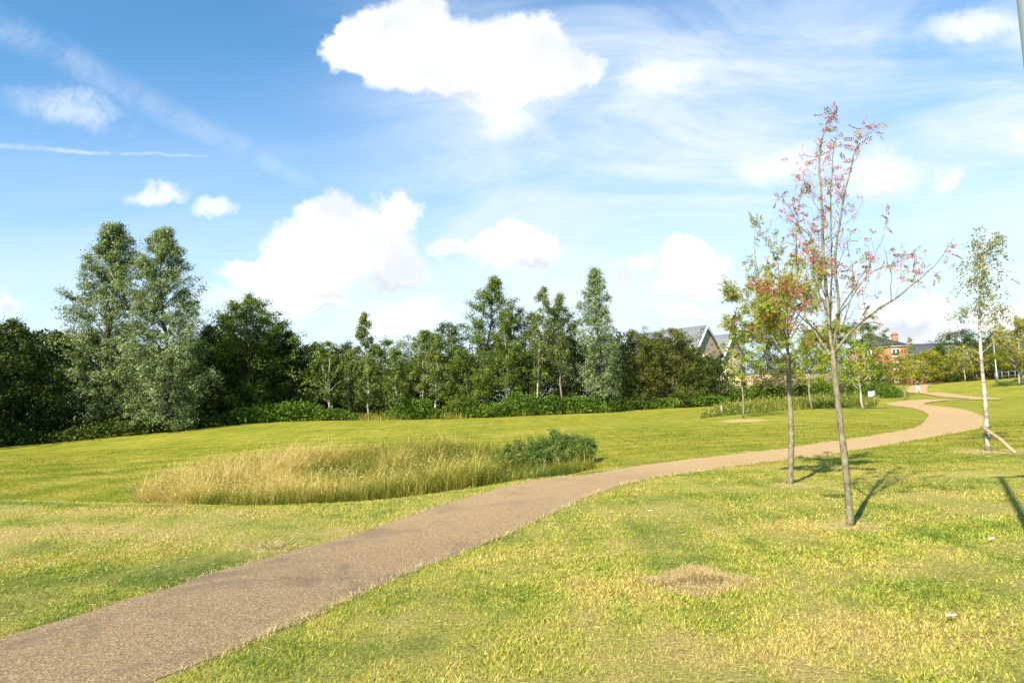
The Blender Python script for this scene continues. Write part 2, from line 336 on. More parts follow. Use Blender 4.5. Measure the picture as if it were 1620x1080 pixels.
# lawn colour as a node group shared by the soil sheet and the blades, a function of place only
def lawn_group():
    gtree = bpy.data.node_groups.new('lawn_colour', 'ShaderNodeTree')
    gtree.interface.new_socket('Color', in_out='OUTPUT', socket_type='NodeSocketColor')
    gtree.interface.new_socket('Height', in_out='OUTPUT', socket_type='NodeSocketFloat')
    q = NT(gtree); go = q.node('NodeGroupOutput'); g = q.node('ShaderNodeNewGeometry')
    sp = q.node('ShaderNodeSeparateXYZ'); q.l.new(g.outputs['Position'], sp.inputs[0])
    fl = q.vm('MULTIPLY', g.outputs['Position'], (1, 1, 0.0))
    def rot(ang, sx, sy):
        n = q.node('ShaderNodeMapping'); q.l.new(fl, n.inputs[0]); n.inputs['Rotation'].default_value = (0, 0, ang); n.inputs['Scale'].default_value = (sx, sy, 1); return n.outputs[0]
    big = q.noise(fl, 0.22, 4, 0.55, 0.4); mid = q.noise(fl, 0.95, 5, 0.6, 0.6); sm = q.noise(fl, 5.0, 4, 0.6); fi = q.noise(fl, 34.0, 4, 0.7)
    swath = q.noise(rot(R(-32), 2.6, 0.16), 1.0, 3, 0.5, 0.3)           # mower swaths running beside the path
    near = q.ss(sp.outputs[1], 20, 8)
    dry = q.m('ADD', q.m('ADD', q.m('MULTIPLY', big, 0.50), q.m('MULTIPLY', mid, 0.60)), q.m('ADD', q.m('MULTIPLY', sm, 0.30), q.m('MULTIPLY', swath, 0.35)))
    for (px, py, rx, ry, am) in ((100, 850, 5.5, 3.0, .10), (1330, 1000, 2.1, 1.7, .10), (1560, 880, 2.4, 1.6, .06), (1150, 830, 3.0, 1.5, .04), (720, 985, 1.2, .8, .07), (330, 900, 2.6, .9, -.14), (640, 960, 1.8, .6, -.12), (900, 850, 2.0, .8, -.08), (1140, 970, 1.0, .6, -.03), (1560, 960, 1.6, .8, -.07), (150, 930, 1.6, .7, -.10)):
        p = G(px, py); L = q.vm('LENGTH', q.vm('MULTIPLY_ADD', fl, (1 / rx, 1 / ry, 0), (-p[0] / rx, -p[1] / ry, 0)), val=True)
        dry = q.m('ADD', dry, q.ss(L, 1.2, 0.2, 0.0, am))
    dry = q.m('ADD', dry, q.m('MULTIPLY', fi, 0.40))                    # mean about 1.07
    band = q.node('ShaderNodeTexWave', wave_type='BANDS', bands_direction='Y'); q.l.new(rot(R(-12), 1, 1), band.inputs[0]); band.inputs['Scale'].default_value = .19; band.inputs['Distortion'].default_value = 1.6; band.inputs['Detail'].default_value = 2
    dry = q.m('ADD', dry, q.m('MULTIPLY', q.m('SUBTRACT', band.outputs['Fac'], .5), .10))
    hl = q.vm('LENGTH', q.vm('MULTIPLY_ADD', fl, (1 / 6.4, 1 / 5.6, 0), (5.0 / 6.4, -19.6 / 5.6, 0)), val=True)          # swaths mown round the hollow
    hl = q.m('ADD', hl, q.m('MULTIPLY', q.m('SUBTRACT', mid, .5), .10))
    rings = q.m('MULTIPLY', q.m('SINE', q.m('MULTIPLY', hl, 2 * math.pi * 3.4)), q.m('MULTIPLY', q.ss(hl, .95, 1.1), q.ss(hl, 2.6, 1.6)))
    dry = q.m('ADD', dry, q.m('MULTIPLY', rings, q.ss(sp.outputs[0], 2, -7, 0.02, .13)))
    nearcol = q.ramp(q.ss(dry, 0.86, 1.26, smooth=False), [(0.0, (.120, .180, .022)), (0.25, (.215, .255, .036)), (0.50, (.345, .335, .058)), (0.75, (.43, .365, .092)), (1.0, (.49, .375, .125))])
    farcol = q.ramp(q.ss(dry, 0.86, 1.28, smooth=False), [(0.0, (.115, .148, .012)), (0.35, (.172, .184, .015)), (0.65, (.228, .208, .021)), (1.0, (.30, .245, .05))])
    col = q.mix(near, farcol, nearcol)
    wobv = q.vm('MULTIPLY_ADD', q.vm('SUBTRACT', q.noise(fl, 6.0, 4, 0.6, color=True), (.5, .5, .5)), (.34, .34, 0), fl)
    # bare square of dead grass
    pc = G(1103, 917)
    d = q.vm('SUBTRACT', wobv, (pc[0], pc[1], 0)); ang = R(32)
    ax = q.m('ABSOLUTE', q.vm('DOT_PRODUCT', d, (math.cos(ang), math.sin(ang), 0), val=True)); ay = q.m('ABSOLUTE', q.vm('DOT_PRODUCT', d, (-math.sin(ang), math.cos(ang), 0), val=True))
    mx_ = q.m('MAXIMUM', q.m('MULTIPLY', ax, 1.0), ay)
    dead = q.ss(mx_, 0.46, 0.34)
    straw = q.ramp(q.m('ADD', q.m('MULTIPLY', sm, .5), q.m('MULTIPLY', fi, .5)), [(0.3, (.22, .15, .06)), (0.5, (.42, .31, .14)), (0.7, (.54, .42, .22))])
    bare = q.m('MULTIPLY', q.ss(mx_, 0.26, 0.06), 0.4)
    strawc = q.mix(bare, straw, (.13, .085, .045, 1))
    ring = dead
    for (px, py, r) in ((1348, 832, .55), (1252, 768, .6), (1570, 714, 1.2), (1176, 665, 1.6), (430, 868, .32)):
        p = G(px, py)
        ring = q.m('MAXIMUM', ring, q.m('MULTIPLY', q.ss(q.vm('LENGTH', q.vm('SUBTRACT', wobv, (p[0], p[1], 0)), val=True), r, r * 0.35), 0.75))
    col = q.mix(1.0, col, q.ramp(fi, [(.34, (.38, .42, .32)), (.44, (.82, .86, .8)), (.54, (1.16, 1.14, 1.1)), (.68, (1.65, 1.55, 1.6))]), 'MULTIPLY')  # fine contrast; small shadows between tufts are put into the lawn colour
    col = q.mix(ring, col, strawc)
    # dark clippings and bare specks
    spk = q.m('MULTIPLY', q.ss(q.noise(fl, 16.0, 5, 0.7), 0.57, 0.66), q.m('MULTIPLY', q.ss(mid, .38, .54, .25, 1), near))
    col = q.mix(q.m('MULTIPLY', spk, .7), col, (.075, .060, .014, 1))
    gtree.interface.new_socket('Thatch', in_out='OUTPUT', socket_type='NodeSocketFloat'); q.l.new(q.m('SUBTRACT', 1.0, ring), go.inputs[2])
    q.l.new(col, go.inputs[0]); q.l.new(q.m('ADD', q.m('MULTIPLY', fi, .6), q.m('MULTIPLY', sm, .6)), go.inputs[1])
    return gtree
LG = lawn_group()
m_lawn, q = new_mat('lawn'); gn = q.node('ShaderNodeGroup'); gn.node_tree = LG
g = q.node('ShaderNodeNewGeometry'); sp = q.node('ShaderNodeSeparateXYZ'); q.l.new(g.outputs['Position'], sp.inputs[0])
th_ = q.mix(q.m('MULTIPLY', q.ss(sp.outputs[1], 18, 7, 0, .55), gn.outputs[2]), gn.outputs[0], q.mix(q.noise(g.outputs['Position'], 30, 4, .7), (.075, .060, .022, 1), (.17, .125, .05, 1)))     # thatch under the blades
out(q, principled(q, th_, 0.95, 0.1, bumpn(q, gn.outputs[1], 0.9, 0.05)))
m_blade, q = new_mat('grass_blade'); gn = q.node('ShaderNodeGroup'); gn.node_tree = LG
a = q.node('ShaderNodeAttribute', attribute_name='rnd')
bc = q.mix(1.0, gn.outputs[0], q.ramp(a.outputs['Fac'], [(0, (.58, .80, .5)), (.3, (.88, 1.04, .8)), (.6, (1.10, 1.06, .95)), (.85, (1.30, 1.18, 1.1)), (1, (1.7, 1.5, 1.6))]), 'MULTIPLY')
tr = q.node('ShaderNodeBsdfTranslucent'); q.l.new(bc, tr.inputs[0]); mx = q.node('ShaderNodeMixShader'); mx.inputs[0].default_value = 0.35
q.l.new(principled(q, bc, 0.6, 0.25), mx.inputs[1]); q.l.new(tr.outputs[0], mx.inputs[2]); out(q, mx.outputs[0])

m_path, q = new_mat('path_surface'); g = q.node('ShaderNodeNewGeometry'); pos = g.outputs['Position']
vor = q.node('ShaderNodeTexVoronoi'); q.l.new(pos, vor.inputs['Vector']); vor.inputs['Scale'].default_value = 120
grain = q.noise(pos, 160, 3, 0.7); blot = q.noise(pos, 0.9, 5, 0.6, 0.5); blot2 = q.noise(pos, 0.35, 3, 0.5)
sepc = q.node('ShaderNodeSeparateColor'); q.l.new(vor.outputs['Color'], sepc.inputs[0])
col = q.ramp(sepc.outputs[0], [(0, (.085, .056, .028)), (.3, (.175, .112, .054)), (.65, (.255, .166, .078)), (.9, (.38, .27, .14)), (1, (.54, .42, .26))])
col = q.mix(q.ss(grain, .35, .7, 0, .5), col, (.10, .065, .036, 1))
col = q.mix(q.m('MULTIPLY', q.ss(blot, .49, .66), .6), col, (.085, .066, .050, 1))
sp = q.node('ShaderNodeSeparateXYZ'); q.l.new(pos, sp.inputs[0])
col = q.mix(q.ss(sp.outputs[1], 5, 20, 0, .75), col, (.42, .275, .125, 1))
out(q, principled(q, col, 0.9, 0.25, bumpn(q, vor.outputs['Distance'], 0.5, 0.004)))

# ------------------------------------------------------------------ ground, path
def axis_pts(lo, hi, step, far_lo, far_hi):
    core = np.arange(lo, hi + 1e-6, step); a = [core[0]]; s_ = step
    while a[-1] > far_lo: s_ *= 1.07; a.append(a[-1] - s_)
    b = [core[-1]]; s_ = step
    while b[-1] < far_hi: s_ *= 1.026; b.append(b[-1] + s_)
    return np.r_[np.array(a[1:])[::-1], core, np.array(b[1:])]
gx, gy = axis_pts(-16, 26, 0.28, -900, 900), axis_pts(-1, 34, 0.28, -200, 1500)
X_, Y_ = np.meshgrid(gx, gy)
Z_ = terrain(X_, Y_) + (vnoise(X_ * 1.3, Y_ * 1.3, 3) - .5) * 0.035 * np.clip((path_dist(X_, Y_)[0].reshape(X_.shape) - 1.0) / 0.6, 0, 1)
mb = MB(); nx, ny = len(gx), len(gy); i = (np.arange(ny - 1)[:, None] * nx + np.arange(nx - 1)[None]).ravel()
mb.add(np.stack([X_, Y_, Z_], -1).reshape(-1, 3), np.stack([i, i + 1, i + nx + 1, i + nx], 1))
tag(mb.build('ground', m_lawn, smooth=True), kind='structure')
mb = MB(); rows = []
CLf = spline([(a_, b_, 0) for a_, b_ in cl], 1500)[:, :2]; tf = nrm(np.gradient(CLf, axis=0)); nf = np.c_[-tf[:, 1], tf[:, 0]]
s_ = np.r_[0, np.cumsum(np.linalg.norm(np.diff(CLf, axis=0), axis=1))]
for off in (-1, -.6, -.2, .2, .6, 1):
    jit = (vnoise(s_ * 2.5, s_ * 0 + off * 9, 5) - .5) * .12 * abs(off) ** 4
    wdt = HALF + 0.25 * np.clip((s_ - 34) / 10, 0, 1)
    p = CLf + nf * (off * wdt + jit)[:, None]
    dz = 0.005 + 0.022 * np.clip((s_ - 30) / 30, 0, 1) + 0.04 * np.clip((s_ - 60) / 40, 0, 1) + 0.018 * (1 - off * off)
    rows.append(np.c_[p, terrain(p[:, 0], p[:, 1]) + dz])
Vp = np.stack(rows, 1); m6 = 6; i = (np.arange(len(CLf) - 1)[:, None] * m6 + np.arange(m6 - 1)[None]).ravel()
mb.add(Vp.reshape(-1, 3), np.stack([i + 1, i, i + m6, i + m6 + 1], 1))
tag(mb.build('path', m_path, smooth=True), kind='structure')

# ------------------------------------------------------------------ mown grass blades (stuff)
rng = np.random.default_rng(4)
mb = MB()
def blades(n, y0, y1, hmin, hmax, wd, pw):
    u = rng.random(n); y = y0 + (y1 - y0) * u ** pw; x = (rng.random(n) * 2 - 1) * (0.82 * y + 0.8)
    d, _ = path_dist(x, y); ok = (d > HALF - 0.02 + .05 * vnoise(x * 5, y * 5, 2)) & ~inpoly(x, y, REED)
    x, y = x[ok], y[ok]; n = len(x); z = terrain(x, y)
    th = rng.random(n) * 6.283; lean = 0.45 + rng.random(n) * 1.05
    tuft = vnoise(x * 8, y * 8, 12) * .6 + vnoise(x * 19, y * 19, 13) * .4
    kp = rng.random(n) < .55 + 1.4 * np.clip(tuft - .25, 0, 1); x, y, z, th, lean, tuft = x[kp], y[kp], z[kp], th[kp], lean[kp], tuft[kp]; n = len(x)
    h = (hmin + (hmax - hmin) * rng.random(n)) * (0.45 + 1.3 * tuft)
    c_ = np.c_[x, y, z - .004]; ax = np.c_[np.cos(th) * np.sin(lean), np.sin(th) * np.sin(lean), np.cos(lean)]
    sd = np.c_[-np.sin(th + rng.normal(size=n) * .6), np.cos(th + rng.normal(size=n) * .6), np.zeros(n)]
    w_ = wd * (0.7 + .6 * rng.random(n))
    v = np.stack([c_ - sd * w_[:, None] / 2, c_ + sd * w_[:, None] / 2, c_ + ax * h[:, None]], 1)
    mb.add(v.reshape(-1, 3), None, np.arange(n * 3).reshape(n, 3), np.repeat(rng.random(n), 3))
blades(330000, 2.9, 5.6, .014, .040, .0060, 1.0)
blades(360000, 5.6, 8.5, .015, .042, .0080, 1.0)
blades(330000, 8.5, 17, .018, .046, .012, .9)
blades(160000, 17, 34, .03, .06, .022, .85)
tag(mb.build('lawn_grass', m_blade), 'short mown grass growing over the lawn on both sides of the path', 'grass', kind='stuff')

# loose dry clippings left by the mower
m_straw = leafmat('straw', [(0, (.26, .19, .07)), (.5, (.42, .33, .15)), (1, (.58, .48, .27))], 0.3, .7, .15)
mb = MB(); n = 26000; y = 2.8 + 15 * rng.random(n) ** 1.3; x = (rng.random(n) * 2 - 1) * (.8 * y + .8)
cn = vnoise(x * .9, y * .9, 41) * .6 + vnoise(x * 3, y * 3, 42) * .4; ok = (rng.random(n) < np.clip((cn - .35) * 3, 0.05, 1)) & (path_dist(x, y)[0] > HALF) & ~inpoly(x, y, REED); x, y = x[ok], y[ok]; n = len(x); th = rng.normal(size=n) * .7 + R(20)
leaves(mb, np.c_[x, y, terrain(x, y) + .018 + .014 * rng.random(n)], np.c_[np.cos(th), np.sin(th), rng.normal(size=n) * .15], (.02 + .05 * rng.random(n)) * (.6 + y / 14), .0022 + .0004 * y, rng)
tag(mb.build('grass_clippings', m_straw), 'loose pale grass clippings strewn over the near lawn', 'clippings', kind='stuff')
# pale dry stalks along the path edges
mb = MB()
def fringe(side, n, s0, s1, h0, h1, spread):
    t = s0 + (s1 - s0) * rng.random(n); off = HALF + np.abs(rng.normal(size=n)) * spread - .03
    i_ = np.searchsorted(s_, t).clip(0, len(s_) - 1)
    p = CLf[i_] + nf[i_] * (side * off)[:, None] + rng.normal(size=(n, 2)) * .02
    dens = vnoise(t * 1.5, t * 0, 11 + side); ok = rng.random(n) < dens ** 1.2 * 1.3; p = p[ok]; n = len(p); dens = dens[ok]
    z = terrain(p[:, 0], p[:, 1]); th = rng.random(n) * 6.283; ln = rng.random(n) * .9 + .1
    h = (h0 + (h1 - h0) * rng.random(n) ** 2) * (.5 + dens)
    ax = np.c_[np.cos(th) * np.sin(ln), np.sin(th) * np.sin(ln), np.cos(ln)]
    leaves(mb, np.c_[p, z], ax, h, .0028 + .0005 * p[:, 1], rng)
fringe(-1, 15000, 3, 45, .015, .085, .04)
fringe(1, 7000, 3, 45, .015, .05, .06)
p = G(432, 866); n = 500; xs, ys_ = p[0] + rng.normal(size=n) * .14, p[1] + rng.normal(size=n) * .10; th = rng.random(n) * 6.283
leaves(mb, np.c_[xs, ys_, terrain(xs, ys_)], np.c_[np.cos(th), np.sin(th), .3 + rng.random(n) * .5], .06 + .10 * rng.random(n), .007, rng)
tag(mb.build('dry_grass_fringe', m_straw), 'pale dry grass stalks fringing both edges of the path', 'dry grass', kind='stuff')

# ------------------------------------------------------------------ long grass in the hollow (stuff)
m_reed = leafmat('long_grass', [(0, (.075, .105, .014)), (.22, (.135, .165, .020)), (.45, (.25, .25, .036)), (.62, (.40, .305, .070)), (.85, (.51, .375, .115)), (1, (.58, .46, .19))], 0.35, .7, .15)
def long_grass(mb, x, y, h, tone, wd, rng, bend=.35):
    n = len(x); z = terrain(x, y); th = rng.random(n) * 6.283; be = bend * (0.3 + rng.random(n))
    d = np.c_[np.cos(th), np.sin(th), np.zeros(n)]; sd = np.c_[-np.sin(th), np.cos(th), np.zeros(n)] * (wd * (.6 + .8 * rng.random(n)))[:, None] / 2
    b = np.c_[x, y, z - .02]; up = np.array([[0, 0, 1.0]])
    p1 = b + d * (h * be * .25)[:, None] + up * (h * .55)[:, None]; p2 = b + d * (h * be)[:, None] + up * (h * (1 - .25 * be))[:, None]
    v = np.stack([b - sd, b + sd, p1 + sd * .8, p1 - sd * .8, p2], 1)
    k_ = np.arange(n)[:, None] * 5
    mb.add(v.reshape(-1, 3), k_ + np.array([[0, 1, 2, 3]]), k_ + np.array([[3, 2, 4]]), np.repeat(tone, 5))
    return p2, d
rng = np.random.default_rng(9); mb = MB()
n = 210000; x = rng.uniform(-11, 2.6, n); y = rng.uniform(13.8, 26, n)
edge = (vnoise(x * 1.1, y * 1.1, 4) - .5) * 1.2
ok = inpoly(x + edge * .5, y + edge * .5, REED); x, y = x[ok], y[ok]; n = len(x)
clump = vnoise(x * .8, y * .8, 21); clump2 = vnoise(x * 2.2, y * 2.2, 5); strawy = np.clip((-3.2 - x) / 4.5, 0, 1)
tone = np.clip(.22 + .46 * strawy + (clump - .5) * .75 + (clump2 - .5) * .45 + rng.normal(size=n) * .13, 0, 1)
pe = np.array([np.linspace(REED[i_], REED[(i_ + 1) % len(REED)], 12) for i_ in range(len(REED))]).reshape(-1, 2)
ed = np.concatenate([np.sqrt(((np.c_[x, y][i_:i_ + 20000, None] - pe[None]) ** 2).sum(-1)).min(1) for i_ in range(0, n, 20000)])
h = (.46 + .48 * clump + .30 * clump2) * (.35 + .85 * rng.random(n)) * np.where(x > -.6, .5, 1) * np.clip(.62 + ed / 1.2, .62, 1)
wisp = rng.random(n) < .05; h = np.where(wisp, h * 1.3 + .1, h); tone = np.where(wisp, np.clip(tone + .3, 0, 1), tone)
p2, d = long_grass(mb, x, y, h, tone, .010, rng, .75)
sel = (tone > .5) & (rng.random(n) < .28)
leaves(mb, p2[sel], d[sel] * .9 + np.array([[0, 0, .6]]), .05 + .07 * rng.random(sel.sum()), .014, rng, np.clip(.8 + rng.normal(size=sel.sum()) * .12, 0, 1))
# rush tussocks, dark green
for (tx, ty, r, hh) in [(-1.9, 17.5, .6, 1.05), (-3.2, 18.2, .6, 1.05), (-2.5, 14.9, .35, .8), (-2.9, 15.9, .45, 1.05), (-2.0, 15.6, .4, 1.0), (-1.4, 16.1, .45, 1.0), (-.8, 16.6, .35, .85), (-3.6, 16.8, .5, .9), (-4.9, 15.0, .3, .8), (-7.2, 17, .4, .9), (-2.6, 20, .6, .95), (-1.2, 19.5, .6, .9), (-6.2, 15.1, .3, .7), (-4.4, 20, .5, .9), (-8.4, 19.5, .4, .9)]:
    n = 900; a_ = rng.random(n) * 6.283; rr_ = r * np.sqrt(rng.random(n))
    long_grass(mb, tx + rr_ * np.cos(a_), ty + rr_ * np.sin(a_), hh * 1.08 * (.6 + .4 * rng.random(n)), np.clip(.08 + rng.normal(size=n) * .1 + .1, 0, 1), .014, rng, .5)
tag(mb.build('long_grass', m_reed), 'tall straw coloured meadow grass and rushes filling the hollow', 'long grass', kind='stuff')
# second long-grass strip further off
rng = np.random.default_rng(10); mb = MB()
BL = [at(1108, 660, 40), at(1180, 652, 43), at(1290, 645, 48), at(1385, 640, 50), at(1392, 628, 60), at(1300, 632, 62), at(1180, 640, 56), at(1110, 650, 47)]
poly = np.array([(b[0], b[1]) for b in BL]); n = 60000
x = rng.uniform(poly[:, 0].min(), poly[:, 0].max(), n); y = rng.uniform(poly[:, 1].min(), poly[:, 1].max(), n); ok = inpoly(x, y, poly); x, y = x[ok], y[ok]; n = len(x)
cp = vnoise(x * .5, y * .5, 31)
pe = np.array([np.linspace(poly[i_], poly[(i_ + 1) % len(poly)], 14) for i_ in range(len(poly))]).reshape(-1, 2)
ed = np.concatenate([np.sqrt(((np.c_[x, y][i_:i_ + 20000, None] - pe[None]) ** 2).sum(-1)).min(1) for i_ in range(0, n, 20000)])
p2, d = long_grass(mb, x, y, (.3 + .55 * cp + .3 * vnoise(x * 2, y * 2, 7)) * (.35 + .75 * rng.random(n)) * np.clip(.35 + ed / 2.5, .35, 1), np.clip(.14 + (cp - .5) * .4 + rng.normal(size=n) * .12, 0, 1), .03, rng)
sel = rng.random(n) < .06
leaves(mb, p2[sel], d[sel] + np.array([[0, 0, .8]]), .16, .05, rng, np.clip(.8 + rng.normal(size=sel.sum()) * .1, 0, 1))
tag(mb.build('long_grass', m_reed), 'long green meadow strip behind the young trees in front of the far hedge', 'long grass', kind='stuff')

# ------------------------------------------------------------------ trees
ML = dict(
    willow=leafmat('silver_leaf', [(0, (.058, .086, .022)), (.4, (.135, .180, .056)), (.75, (.235, .28, .11)), (1, (.34, .37, .18))], .25, .55, .25),
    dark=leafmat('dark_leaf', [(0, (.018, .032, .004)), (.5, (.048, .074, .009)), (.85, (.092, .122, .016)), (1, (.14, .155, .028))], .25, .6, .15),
    mid=leafmat('green_leaf', [(0, (.042, .070, .008)), (.5, (.095, .138, .015)), (.85, (.165, .205, .026)), (1, (.23, .25, .045))], .3, .6, .15),
    birch=leafmat('birch_leaf', [(0, (.065, .090, .016)), (.5, (.130, .165, .030)), (.85, (.205, .235, .050)), (1, (.29, .30, .095))], .3, .6, .15),
    bright=leafmat('undergrowth_leaf', [(0, (.028, .060, .006)), (.45, (.072, .130, .012)), (.8, (.15, .225, .022)), (1, (.25, .31, .05))], .35, .6, .2),
    thorn=leafmat('thorn_leaf', [(0, (.042, .058, .009)), (.5, (.092, .112, .015)), (.8, (.145, .155, .022)), (.93, (.18, .13, .03)), (1, (.20, .10, .035))], .3, .6, .15),
    lime=leafmat('yellow_green_leaf', [(0, (.14, .19, .014)), (.5, (.26, .315, .022)), (.85, (.38, .39, .035)), (1, (.48, .42, .06))], .4, .6, .15),
    gold=leafmat('golden_leaf', [(0, (.12, .14, .012)), (.5, (.245, .245, .018)), (.85, (.36, .31, .026)), (1, (.42, .24, .03))], .4, .6, .15),
    red=leafmat('red_leaf', [(0, (.20, .03, .015)), (1, (.42, .07, .03))], .3))
BK = dict(grey=barkmat('grey_bark', (.13, .10, .075), (.26, .22, .17)), white=barkmat('birch_bark', (.16, .12, .085), (.50, .46, .38), 9, (.5, .5, 2.2), .2),
          dark=barkmat('dark_bark', (.045, .036, .028), (.10, .085, .065)), rowan=barkmat('rowan_bark', (.085, .072, .038), (.25, .21, .125), 22, (1, 1, .5), .7))
PROFILE = dict(egg=lambda t: np.sin(np.pi * np.clip(t * .95 + .02, 0, 1) ** .60) ** .75, round=lambda t: np.sqrt(np.clip(1 - (2 * t - 1) ** 2, 0, 1)) ** .7, ovoid=lambda t: np.sin(np.pi * np.clip(t, 0, 1) ** .75) ** .8,
               cone=lambda t: np.minimum(1, .35 + 2.2 * t) * (1 - t) ** .75, column=lambda t: np.minimum(1, .5 + 2.5 * t) * np.clip(1.02 - t, 0, 1) ** .55)
def gen_tree(name, base, H, Rr, leafm, bark, cb=.12, prof='ovoid', nl=34, LAI=2.4, leaf=(.155, .085), droop=0.0, up=.7, clump=.24, lean=(0, 0), trunk_r=None, seed=1, sub=4, stems=1):
    rng = np.random.default_rng(seed); root = empty(name, base)
    tb, lb = MB(), MB(); tr_ = trunk_r or H * .012
    lean = np.array([lean[0], lean[1], 0.0]); cpos = []; cdir = []
    tops = []
    for sidx in range(stems):
        sl_ = lean + (rng.normal(size=3) * np.array([.12, .12, 0]) * Rr / max(H, 1) * 6 if stems > 1 else 0)
        z = np.linspace(0, 1, 9); wv = np.cumsum(rng.normal(size=(9, 3)) * np.array([.012, .012, 0]) * H, axis=0); wv[0] = 0
        tp = np.c_[z * 0, z * 0, z * H * .96] + sl_ * (z ** 1.4)[:, None] * H + wv
        tb.tube(tp, tr_ * (1 - z * .9) + .008, 7); tops.append(tp)
    nl_ = nl
    for j in range(nl_):
        tp = tops[j % stems]
        t = (j + rng.random()) / nl_; t = t ** .9
        r = PROFILE[prof](np.array([t]))[0] * Rr * rng.uniform(.60, 1.22); az = j * 2.39996 + rng.normal() * .4
        zt = H * (cb + (1 - cb) * t); c0 = np.array([np.interp(zt, tp[:, 2], tp[:, 0]), np.interp(zt, tp[:, 2], tp[:, 1]), zt])
        tip = c0 + np.array([math.cos(az) * r, math.sin(az) * r, 0])
        za = max(H * cb * .75, zt - r * up * rng.uniform(.7, 1.3)); a0 = np.array([np.interp(za, tp[:, 2], tp[:, 0]), np.interp(za, tp[:, 2], tp[:, 1]), za])
        md = a0 * .5 + tip * .5 + np.array([0, 0, r * (.12 + .25 * droop)])
        L_ = spline([a0, md, tip - np.array([0, 0, r * .3 * droop])], 7)
        rad = max(.006, tr_ * .38 * (1 - .6 * za / H)); tb.tube(L_, np.linspace(rad, .004, 7), 4, False)
        dirn = nrm(tip - a0)
        for f in (.45, .62, .78, .9, 1.0):
            i_ = f * 6; p = L_[int(i_)] if f == 1 else L_[int(i_)] * (1 - i_ % 1) + L_[int(i_) + 1] * (i_ % 1)
            cpos.append(p); cdir.append(dirn)
        for b_ in range(sub):
            f = rng.uniform(.35, .95); p = L_[int(f * 6)]; o_ = rng.normal(size=3) * np.array([1, 1, .7]); o_ = nrm(o_ + dirn * .6) * r * rng.uniform(.25, .5)
            tb.tube(np.array([p, p + o_ * .5 + [0, 0, .04 * r], p + o_]), [rad * .4, .006, .003], 3, False)
            cpos += [p + o_, p + o_ * .6]; cdir += [nrm(o_), nrm(o_)]
    for tp in tops: cpos += [tp[-1], tp[-1] + [0, 0, H * .03], tp[-2]]; cdir += [np.array([0, 0, 1.0])] * 3
    cpos = np.array(cpos); cdir = np.array(cdir)
    area = 1.5 * Rr * H * (1 - cb); n = int(LAI * area / (leaf[0] * leaf[1] * .5))
    wgt = rng.random(len(cpos)) ** 1.2 + .08; wi = rng.choice(len(cpos), n, p=wgt / wgt.sum())
    sg = clump * .72 * min(1.0, Rr / 2.2) * (.5 + 1.0 * rng.random(len(cpos)))[wi][:, None]
    ob = nrm(rng.normal(size=(n, 3))) * rng.random(n)[:, None] ** .45 * 1.55
    off = ob * sg * np.array([1, 1, .75])
    c_ = cpos[wi] + off + cdir[wi] * sg * .3
    if droop > 0: c_[:, 2] -= droop * rng.random(n) ** 1.5 * .9 * min(1, Rr / 2)
    c_[:, 2] = np.maximum(c_[:, 2], .12)
    ax = nrm(rng.normal(size=(n, 3)) * .7 + cdir[wi] * .5 + np.array([0, 0, .25 - 1.3 * droop]))
    nv = nrm(ob * .55 + cdir[wi] * .25 + np.array([0, 0, .45]) + rng.normal(size=(n, 3)) * .45)
    # some clumps are paler new growth, some older
    cl_t = rng.normal(size=len(cpos)) * .16
    leaves(lb, c_, ax, leaf[0] * (.7 + .6 * rng.random(n)), leaf[1] * (.7 + .6 * rng.random(n)), rng, np.clip(.5 + cl_t[wi] + rng.normal(size=n) * .2, 0, 1), nv)
    tb.build('trunk', BK[bark], root, True); lb.build('crown', ML[leafm], root)
    return root
def tree(name, px, bpy_, Y, topy, hw, label, cat='tree', group=None, topx=None, **kw):
    b = at(px, bpy_, Y); t = P(topx if topx else px, topy, Y); H = t[2] - b[2]
    if topx: kw['lean'] = ((t[0] - b[0]) / H, 0)
    else: # keep crown over the trunk in spite of camera roll
        t2 = P(px, topy, Y); kw.setdefault('lean', ((t2[0] - b[0]) / H * .6, 0))
    o = gen_tree(name, b, H, hw * 1.1 / F_PX * Y, **kw); tag(o, label, cat, group); return o
BELT = 'trees of the planted belt behind the meadow'
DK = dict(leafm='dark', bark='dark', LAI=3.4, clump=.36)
BI = dict(leafm='birch', bark='white', LAI=2.8, clump=.34, leaf=(.13, .075), droop=.55, trunk_r=.075, prof='column', up=.9, cb=.16)
WI = dict(leafm='willow', bark='dark', leaf=(.17, .055), clump=.36, up=1.0, sub=6, prof='egg')
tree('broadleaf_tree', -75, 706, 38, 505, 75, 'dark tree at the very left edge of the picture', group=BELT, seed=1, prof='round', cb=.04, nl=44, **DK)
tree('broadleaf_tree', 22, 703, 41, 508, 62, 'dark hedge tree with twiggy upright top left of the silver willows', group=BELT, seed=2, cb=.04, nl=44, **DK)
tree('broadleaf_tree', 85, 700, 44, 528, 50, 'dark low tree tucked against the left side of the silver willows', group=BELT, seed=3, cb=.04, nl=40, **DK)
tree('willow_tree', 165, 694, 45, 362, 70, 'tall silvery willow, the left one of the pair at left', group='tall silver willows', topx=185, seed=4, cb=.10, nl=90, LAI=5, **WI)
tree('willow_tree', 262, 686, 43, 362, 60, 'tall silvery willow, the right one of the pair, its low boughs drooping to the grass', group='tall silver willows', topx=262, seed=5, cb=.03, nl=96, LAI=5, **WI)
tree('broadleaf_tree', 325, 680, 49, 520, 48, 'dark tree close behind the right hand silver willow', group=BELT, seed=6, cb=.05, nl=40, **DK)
tree('broadleaf_tree', 352, 678, 51, 498, 40, 'dark dense tree between the right silver willow and the broad spired tree', group=BELT, seed=48, cb=.03, nl=60, prof='round', **{**DK, 'LAI': 4.2})
